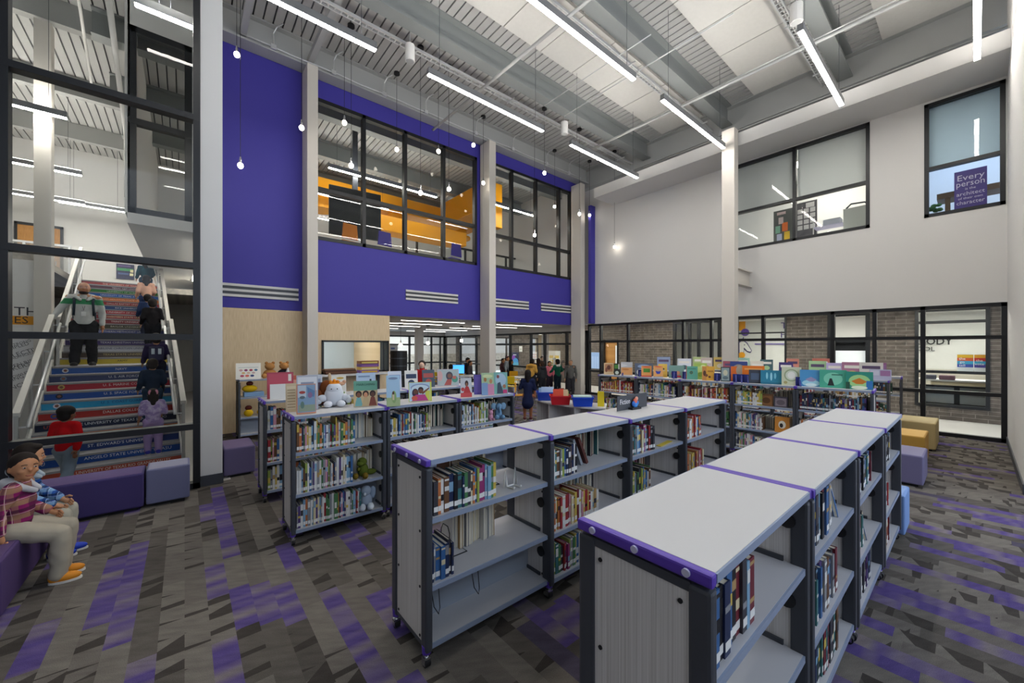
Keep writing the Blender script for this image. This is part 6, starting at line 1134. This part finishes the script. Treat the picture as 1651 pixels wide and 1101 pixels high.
def person(label, pos, rz, H, skin='#b98560', top='#888888', legs='#444444', shoe='#222222', hair='#1d1614', style='short', J=None, adult=False, hrot=(0, 0, 0), voxel=0.013, sleeve=1.0, hood=None, skirt=False, bare=0.0, extras=None, cat='person', toe=(0, -1, 0), fat=1.0, curl=1.0):
    t = thing('person', label, cat, pos, rz)
    hh = (0.148 if adult else 0.175) * H
    S = dict(pel=(0, 0, .50), chest=(0, 0.0, .70), neck=(0, 0.005, .81), shL=(.10, 0, .785), shR=(-.10, 0, .785), elL=(.135, 0.01, .63), elR=(-.135, .01, .63), haL=(.14, -.03, .49), haR=(-.14, -.03, .49), hipL=(.055, 0, .49), hipR=(-.055, 0, .49), knL=(.06, -.01, .27), knR=(-.06, -.01, .27), anL=(.06, .01, .045), anR=(-.06, .01, .045))
    if adult: S.update(chest=(0, 0, .72), neck=(0, .005, .85), shL=(.115, 0, .815), shR=(-.115, 0, .815), elL=(.15, .01, .64), elR=(-.15, .01, .64), haL=(.155, -.03, .48), haR=(-.155, -.03, .48))
    if J: S.update({k: v for k, v in J.items() if k in S})
    P = {k: Vector(v) * H for k, v in S.items()}
    hc = P['neck'] + Vector((J or {}).get('headoff', (0, -0.012, 0))) * H + Vector((0, 0, hh * 0.56))
    HM = Matrix.Translation(hc) @ Euler(hrot).to_matrix().to_4x4()
    def hp(x, y, z): return HM @ (Vector((x, y, z)) * hh)
    HR = HM.to_3x3().to_4x4()
    def he(c, r): return ('e', hp(*c), tuple(q * hh for q in r), HR)
    k = H; ar = 0.82 if adult else 0.95
    pr = [he((0, 0.02, 0.05), (.365, .43, .45)), he((0, -.12, -.2), (.27, .28, .29)), he((0, -.43, -.07), (.05, .06, .075)), he((0, -.33, -.36), (.12, .1, .09)), he((.37, .04, -.06), (.035, .08, .11)), he((-.37, .04, -.06), (.035, .08, .11)), he((.17, -.3, -.12), (.12, .1, .1)), he((-.17, -.3, -.12), (.12, .1, .1)),
          ('c', P['neck'] - Vector((0, 0, .03 * k)), hc - Vector((0, 0, .2 * hh)), .036 * k, .036 * k), ('c', P['pel'], P['chest'], .07 * k, .075 * k), ('c', P['shL'], P['shR'], .04 * k, .04 * k), ('c', P['chest'], P['neck'], .06 * k, .04 * k)]
    ex = MB()
    for s in 'LR':
        pr += [('c', P['sh' + s], P['el' + s], .033 * k, .027 * k), ('c', P['el' + s], P['ha' + s], .027 * k, .019 * k), ('c', P['hip' + s], P['kn' + s], .055 * k, .04 * k), ('c', P['kn' + s], P['an' + s], .04 * k, .026 * k), ('c', P['an' + s], P['an' + s] + Vector(toe) * .07 * k - Vector((0, 0, .025 * k)), .024 * k, .018 * k)]
        d = (P['ha' + s] - P['el' + s]).normalized(); sx = 1 if s == 'L' else -1
        side = d.cross(Vector((sx, 0, 0.15))).normalized(); nrm = side.cross(d).normalized()
        pc = P['ha' + s] + d * .035 * k
        pr.append(('c', P['ha' + s], pc, .018 * k, .02 * k))
        for i in range(4):
            b0 = pc + d * .012 * k + side * (.021 - .014 * i) * k; ln = (.034, .039, .036, .028)[i] * k
            m1 = b0 + (d * .85 - nrm * .5 * curl * sx * 0.4 + Vector((0, 0, -0.25 * curl))) * ln * .6; e1 = m1 + (d * .5 + Vector((0, 0, -0.7 * curl))) * ln * .5
            ex.ring([b0, m1, e1], [.0075 * k, .007 * k, .0055 * k], 7)
        th = P['ha' + s] + side * .02 * k + d * .012 * k
        ex.ring([th, th + side * .018 * k + d * .014 * k, th + side * .022 * k + d * .034 * k], [.009 * k, .008 * k, .006 * k], 7)
    blob('body', pr, voxel * 0.9, mat(skin, 0.55, 0, 0, 0.3), t, ex)
    for sx in (-1, 1):
        e = MB().ell(hp(sx * .145, -.385, .03), (.05 * hh, .026 * hh, .026 * hh), 10, 8, HR).build('eye', mat('#c8c0ba', 0.3), t, smooth=True)
        MB().ell(hp(sx * .145, -.408, .03), (.027 * hh, .016 * hh, .025 * hh), 8, 6, HR).build('iris', mat('#1e1410', 0.2), e, smooth=True)
        MB().ring([hp(sx * .08, -.41, .13), hp(sx * .15, -.40, .15), hp(sx * .22, -.36, .12)], .012 * hh, 6).build('eyebrow', mat('#241a16', 0.8), t, smooth=True)
    MB().ring([hp(-.10, -.385, -.255), hp(-.05, -.41, -.275), hp(0, -.418, -.28), hp(.05, -.41, -.275), hp(.10, -.385, -.255)], [.010 * hh, .019 * hh, .021 * hh, .019 * hh, .010 * hh], 8).build('mouth', mat('#a0544a', 0.5), t, smooth=True)
    # hair
    hm = mat(hair, 0.75, 0, 0, 0.25)
    hb = []
    if style != 'bald':
        hb = [he((0, .08, .15), (.395, .425, .42)), he((0, .2, -.05), (.37, .28, .38))]
        if style == 'long': hb += [('c', hp(0, .30, -.1), hp(0, .34, -.75), .25 * hh, .17 * hh), ('c', hp(.25, .12, -.05), hp(.27, .16, -.6), .12 * hh, .09 * hh), ('c', hp(-.25, .12, -.05), hp(-.27, .16, -.6), .12 * hh, .09 * hh)]
        if style == 'pony': hb += [('c', hp(0, .42, .02), hp(0, .56, -.3), .13 * hh, .14 * hh), ('c', hp(0, .56, -.3), hp(0, .5, -.85), .14 * hh, .06 * hh)]
        if style == 'short': hb += [he((0, -.12, .40), (.3, .22, .12))]
        if style == 'puffs': hb += [he((.36, .1, .32), (.17, .17, .17)), he((-.36, .1, .32), (.17, .17, .17))]
        if style == 'curly': hb += [he((0, .05, .25), (.46, .46, .38))]
        blob('hair', hb, voxel * 0.8, hm, t, smooth=2)
    # clothes
    tm = mat(top, 0.9, 0, 0, 0.1) if isinstance(top, str) else top
    pr = [('e', P['chest'] - Vector((0, 0, .02 * k)), (.105 * k * fat, .078 * k * fat, .12 * k)), ('c', P['pel'] + (P['chest'] - P['pel']) * .15, P['chest'], .088 * k * fat, .085 * k * fat), ('c', P['shL'], P['shR'], .05 * k * ar, .05 * k * ar), ('c', P['chest'] + Vector((0, 0, .04 * k)), P['neck'] - Vector((0, 0, .015 * k)), .06 * k, .047 * k)]
    if not skirt: pr.append(('e', P['pel'] + Vector((0, 0, .012 * k)), (.098 * k * fat, .082 * k * fat, .055 * k)))
    for s in 'LR':
        pr.append(('c', P['sh' + s], P['el' + s], .05 * k * ar, .043 * k * ar))
        if sleeve > 0.5: pr.append(('c', P['el' + s], P['el' + s] + (P['ha' + s] - P['el' + s]) * .88, .043 * k * ar, .034 * k * ar))
    if hood == 'back': pr.append(('e', P['neck'] + Vector((0, .06 * k, -.01 * k)), (.085 * k, .05 * k, .055 * k)))
    if skirt: pr += [('c', P['pel'] + Vector((0, 0, .03 * k)), P['pel'] - Vector((0, 0, .16 * k)), .09 * k, .125 * k)]
    blob('shirt' if not skirt else 'dress', pr, voxel, tm, t, fold=0.015 * k)
    if hood and hood != 'back':
        blob('hood', [('c', P['neck'] + Vector((-.07 * k, .0, -.012 * k)), P['neck'] + Vector((0, .065 * k, .0)), .03 * k, .04 * k), ('c', P['neck'] + Vector((.07 * k, .0, -.012 * k)), P['neck'] + Vector((0, .065 * k, .0)), .03 * k, .04 * k), ('c', P['neck'] + Vector((-.07 * k, 0, -.012 * k)), P['neck'] + Vector((-.03 * k, -.07 * k, -.06 * k)), .026 * k, .017 * k), ('c', P['neck'] + Vector((.07 * k, 0, -.012 * k)), P['neck'] + Vector((.03 * k, -.07 * k, -.06 * k)), .026 * k, .017 * k)], voxel * .9, mat(hood, 0.9), t)
    if not skirt:
        lm = mat(legs, 0.9, 0, 0, 0.1) if isinstance(legs, str) else legs
        pr = [('e', P['pel'] - Vector((0, 0, .01 * k)), (.095 * k * fat, .08 * k * fat, .06 * k))]
        for s in 'LR':
            an = P['an' + s] + (P['kn' + s] - P['an' + s]) * bare
            pr += [('c', P['hip' + s], P['kn' + s], .072 * k, .055 * k), ('c', P['kn' + s], an + Vector((0, 0, .012 * k)), .055 * k, .046 * k)]
        blob('trousers', pr, voxel, lm, t, fold=0.02 * k)
    tv = Vector(toe).normalized(); a_ = math.atan2(-tv.x, tv.y) + PI
    for s in 'LR':
        an = P['an' + s]; T = Matrix.Translation((an.x, an.y, an.z - .045 * k)) @ Matrix.Rotation(a_, 4, 'Z')
        b = MB(); b.ell((0, -.035 * k, .03 * k), (.034 * k, .075 * k, .03 * k), 14, 8); b.ell((0, .015 * k, .042 * k), (.034 * k, .036 * k, .04 * k), 12, 8)
        b.v = [T @ Vector(p) for p in b.v]
        so = b.build('shoe', mat(shoe, 0.6), t, smooth=True)
        n = 18; MB().prism([(.036 * k * math.cos(2 * PI * i / n), -.032 * k + .08 * k * math.sin(2 * PI * i / n)) for i in range(n)], 0.001, .014 * k, T).build('sole', mat('#d8d6d0', 0.6), so)
    if extras: extras(t, P, hp, hh, k, HR)
    return t

# ---- the two children on the bench
bench_z = 0.42
def seated(dx=0.0): return None
def girl_x(t, P, hp, hh, k, HR):
    b = MB()
    for sx in (-1, 1):
        o = P['anL'] if sx > 0 else P['anR']
        for i in range(4): b.bar((o.x - .018, o.y - .02 - .018 * i, o.z + .022 - .006 * i), (o.x + .018, o.y - .03 - .018 * i, o.z + .022 - .006 * i), .006, .005)
    b.build('lace', mat('#f0c060', 0.7), t)
GH = 1.17
sit = dict(pel=(0, 0, .41), chest=(0, -.03, .585), neck=(0, -.045, .70), shL=(.10, -.03, .675), shR=(-.10, -.03, .675), elL=(.135, .0, .54), elR=(-.14, .02, .545), haL=(.09, -.15, .455), haR=(-.15, .0, .41), hipL=(.055, -.01, .395), hipR=(-.055, -.01, .395), knL=(.06, -.245, .335), knR=(-.065, -.24, .33), anL=(.05, -.22, .045), anR=(-.075, -.23, .045))
person('seated girl in magenta plaid shirt and orange shoes, smiling over her shoulder', (-1.03, 4.80, 0), 1.50, GH, skin='#b5805c', top=plaid('magenta_plaid', '#8c1f62', '#a07a5c', '#4a1a3c', '#d8b9b0', 9.0), legs='#a8a090', shoe='#d98a1e', hair='#1e1512', style='pony', J=sit, hrot=(0.0, 0.06, -0.92), voxel=0.009, hood='#b8b8bc', extras=girl_x)
BH = 1.16
sit2 = dict(sit); sit2.update(haL=(.06, -.21, .425), haR=(-.08, -.2, .42), elL=(.13, -.05, .53), elR=(-.13, -.05, .53), anL=(.05, -.24, .045), anR=(-.05, -.20, .045))
person('seated boy in blue plaid shirt and blue shoes beside the smiling girl', (-1.10, 5.30, 0), 1.52, BH, skin='#b98866', top=plaid('blue_plaid', '#2553a0', '#7fa6cc', '#16284e', '#c8d8e4', 14.0), legs='#aaa698', shoe='#1f3fb8', hair='#1c1410', style='short', J=sit2, hrot=(0.12, 0, 0.10), voxel=0.009, hood='#a8b4bc')
# ---- people on and near the stair
def man_x(t, P, hp, hh, k, HR):
    for sx in (-1, 1): MB().ring([P['sh' + ('L' if sx > 0 else 'R')] + Vector((-sx * .025 * k, .03 * k, .045 * k)), P['chest'] + Vector((sx * .075 * k, -.075 * k, .05 * k)), P['pel'] + Vector((sx * .085 * k, -.05 * k, .1 * k))], .012 * k, 8).build('backpack_strap', mat('#22303c', 0.8), t, smooth=True)
    MB().box(-.1 * k, .1 * k, .08 * k, .17 * k, P['pel'].z + .06 * k, P['neck'].z - .02 * k).build('backpack', mat('#22303c', 0.8), t, bevel=.03)
    l = MB().ring([P['neck'] + Vector((-.03 * k, -.05 * k, -.03 * k)), P['chest'] + Vector((0, -.095 * k, -.06 * k)), P['neck'] + Vector((.03 * k, -.05 * k, -.03 * k))], .006 * k, 6).build('lanyard', mat('#5a1f2a', 0.7), t)
    MB().box(-.02 * k, .02 * k, P['chest'].y - .1 * k, P['chest'].y - .097 * k, P['chest'].z - .13 * k, P['chest'].z - .075 * k).build('badge', mat('#e2e2e0', 0.5), l)
    MB().ell(hp(0, -.16, -.36), (.275 * hh, .29 * hh, .15 * hh), 14, 10, HR).build('beard', mat('#241a16', 0.85), t, smooth=True)
mh = 1.66
person('bald bearded man in grey and green hoodie on the stair landing', (-1.55, 11.55, RISE * 11), 0.10, mh, skin='#b07a58', top=chest_band('hoodie_green_band', '#c4c6c4', '#3f8f62', .735 * mh, .80 * mh, 0), legs='#26272a', shoe='#1a1a1c', style='bald', adult=True, J=dict(haR=(-.25, -.02, .56), elR=(-.2, .02, .66), anL=(.07, .0, .03), anR=(-.08, -.02, .03)), voxel=0.016, hood='#c0c2c0', extras=man_x, fat=1.02)
RH = 1.10
person('child in red shirt and grey jeans walking past the stair foot', (-1.17, 7.55, 0), 2.6, RH, skin='#8a5a40', top='#c01418', legs='#7c8894', shoe='#3a3a40', hair='#17110f', style='curly', J=dict(knL=(.06, -.08, .28), anL=(.06, -.10, .045), knR=(-.06, .04, .27), anR=(-.06, .12, .06), haL=(.14, -.12, .56), haR=(-.14, .05, .5)), voxel=0.014)
def bows(t, P, hp, hh, k, HR):
    for sx in (-1, 1): MB().ell(hp(sx * .2, .36, .22), (.13 * hh, .08 * hh, .22 * hh), 10, 8, HR).build('hair_bow', mat('#d88fa8', 0.8), t, smooth=True)
def pos_on(px, py_head, y):
    d = at_y(px, py_head, y); return d
def stepz(y): 
    k = 0
    while k < 27 and SY + ys[k + 1] * 0.9976 <= y: k += 1
    return RISE * (k + 1)
def climber(label, px, y, H, **kw):
    p = at_y(px, 500, y); return person(label, (p.x, y, stepz(y - 0.02)), PI + 0.05, H, J=dict(knL=(.06, -.07, .30), anL=(.06, -.03, .045), haR=(-.1, -.16, .58) if 'rail' not in kw else (-.1, -.16, .58), haL=(.16, -.08, .52)), voxel=0.015, **kw)
climber('girl in lilac shirt and leggings starting up the stair', 247, 8.56, 1.06, skin='#a9795a', top=blotch('lilac_tie_dye', '#9a86b8', '#b8a6cc', '#c8bcd4', 16.0), legs='#9d86b4', shoe='#3a3ab0', style='long', sleeve=0.0, extras=bows)
climber('child in navy clothes and grey shoes above the girl in lilac', 246, 9.25, 1.12, skin='#a87858', top='#1d2c40', legs='#24384c', shoe='#8a8f94', style='short')
climber('child in dark purple with a reflective backpack on the stair', 252, 10.2, 1.18, skin='#a87858', top='#2c2446', legs='#1c2030', shoe='#2a2a2e', style='short', extras=lambda t, P, hp, hh, k, HR: (MB().box(-.09 * k, .09 * k, .07 * k, .16 * k, .56 * k, .78 * k).build('backpack', mat('#26264a', 0.7), t, bevel=.02), MB().box(-.06 * k, -.02 * k, .161 * k, .166 * k, .66 * k, .75 * k).box(.02 * k, .06 * k, .161 * k, .166 * k, .66 * k, .75 * k).build('reflector', mat('#c8d4e0', 0.3), t)))
climber('child in black jacket on the upper stair', 246, 12.7, 1.25, skin='#b08468', top='#1c1a1e', legs='#1e2026', shoe='#222226', style='short')
climber('child in navy shirt just above the black jacket', 238, 13.4, 1.15, skin='#b08468', top='#26365c', legs='#2a3044', shoe='#222226', style='short')
climber('child in peach top on the upper stair', 236, 14.3, 1.2, skin='#b08468', top='#d8a890', legs='#30406a', shoe='#222226', style='long')
climber('child in teal jacket nearing the top of the stair', 235, 15.9, 1.22, skin='#b08468', top='#1f4450', legs='#24364a', shoe='#222226', style='long')
# ---- children in the back room
def kid(label, px, pt, y, Hk, rz, **kw):
    p = at_y(px, pt, y); return person(label, (p.x, y, 0), rz, Hk, voxel=0.016, **kw)
kid('child in navy dress facing the curved bookcase', 851, 601, 7.35, 1.28, 2.4, skin='#8a5638', top='#1d2340', hair='#15100e', style='long', skirt=True, shoe='#5a2a2a', sleeve=0.0, J=dict(elL=(.15, -.02, .64), haL=(.17, -.12, .60), elR=(-.14, -.02, .62)))
kid('child in tan hoodie bending over the work table', 857, 582, 11.1, 1.42, 2.2, skin='#a8744e', top='#c99a4a', legs='#2b2d33', hair='#17110e', J=dict(headoff=(0, -.06, -.02), haL=(.08, -.2, .6), haR=(-.1, -.2, .6)), hrot=(0.4, 0, 0), hood='back')
kid('child in charcoal hooded jacket with back turned at work table', 874, 589, 11.0, 1.30, 2.9, skin='#a8744e', top='#36383c', legs='#2a2b30', hair='#3a281e', hood='back')
kid('child with long hair behind the charcoal jacket', 868, 586, 12.2, 1.36, 2.5, skin='#b07c58', top='#2c2a30', legs='#2a2b30', hair='#2a1c16', style='long')
kid('boy in dark green hoodie with white collar at work table', 899, 585, 10.9, 1.36, 2.9, skin='#a8744e', top='#1f5a48', legs='#1c2a34', hair='#17110e', hood='#d8d8d4', J=dict(elL=(.18, -.02, .66), elR=(-.18, -.02, .66), haL=(.16, -.16, .6), haR=(-.16, -.16, .6)))
kid('girl in pink jacket facing across the work table', 886, 594, 11.6, 1.25, -0.6, skin='#b8845e', top='#d8788a', legs='#3a3440', hair='#1c1412', style='long')
kid('adult in grey top and dark trousers beside the corner column', 920, 590, 9.85, 1.36, -0.9, skin='#b98a68', top='#5a5a58', legs='#34353a', hair='#8a7a6a', adult=True)
kid('child in black top at the table before the galaxy poster', 824, 592, 13.8, 1.28, 1.2, skin='#a8744e', top='#1e1d20', legs='#2a2b30', hair='#1a1310', style='long')
kid('girl with pink headband behind the child in black', 818, 585, 14.8, 1.4, 0.3, skin='#b8845e', top='#8a9098', legs='#2a2b30', hair='#1a1310', style='short', extras=lambda t, P, hp, hh, k, HR: MB().ring([hp(-.37, .02, .1), hp(-.25, -.02, .45), hp(0, -.03, .56), hp(.25, -.02, .45), hp(.37, .02, .1)], .05 * hh, 8).build('headband', mat('#d890a0', 0.6), t, smooth=True))
kid('small dark haired child next to the pink headband girl', 811, 592, 15.2, 1.28, 0.2, skin='#b8845e', top='#6a4a50', legs='#2a2b30', hair='#1a1310', style='long')
kid('child in bright blue shirt beside the computer monitor', 727, 598, 12.4, 1.22, 2.3, skin='#a8744e', top='#1a4fd0', legs='#2a2b30', hair='#1a1310', style='long')
kid('boy behind the computer monitor looking down', 754, 590, 14.9, 1.36, 0.2, skin='#b8845e', top='#2a2a32', legs='#2a2b30', hair='#241a14', hrot=(0.3, 0, 0.2))
kid('shorter child close to the boy behind the monitor', 758, 596, 14.3, 1.25, 0.6, skin='#b8845e', top='#4a4448', legs='#2a2b30', hair='#2a2018')
# ---------------------------------------------------------------- tidy
bpy.context.view_layer.update()
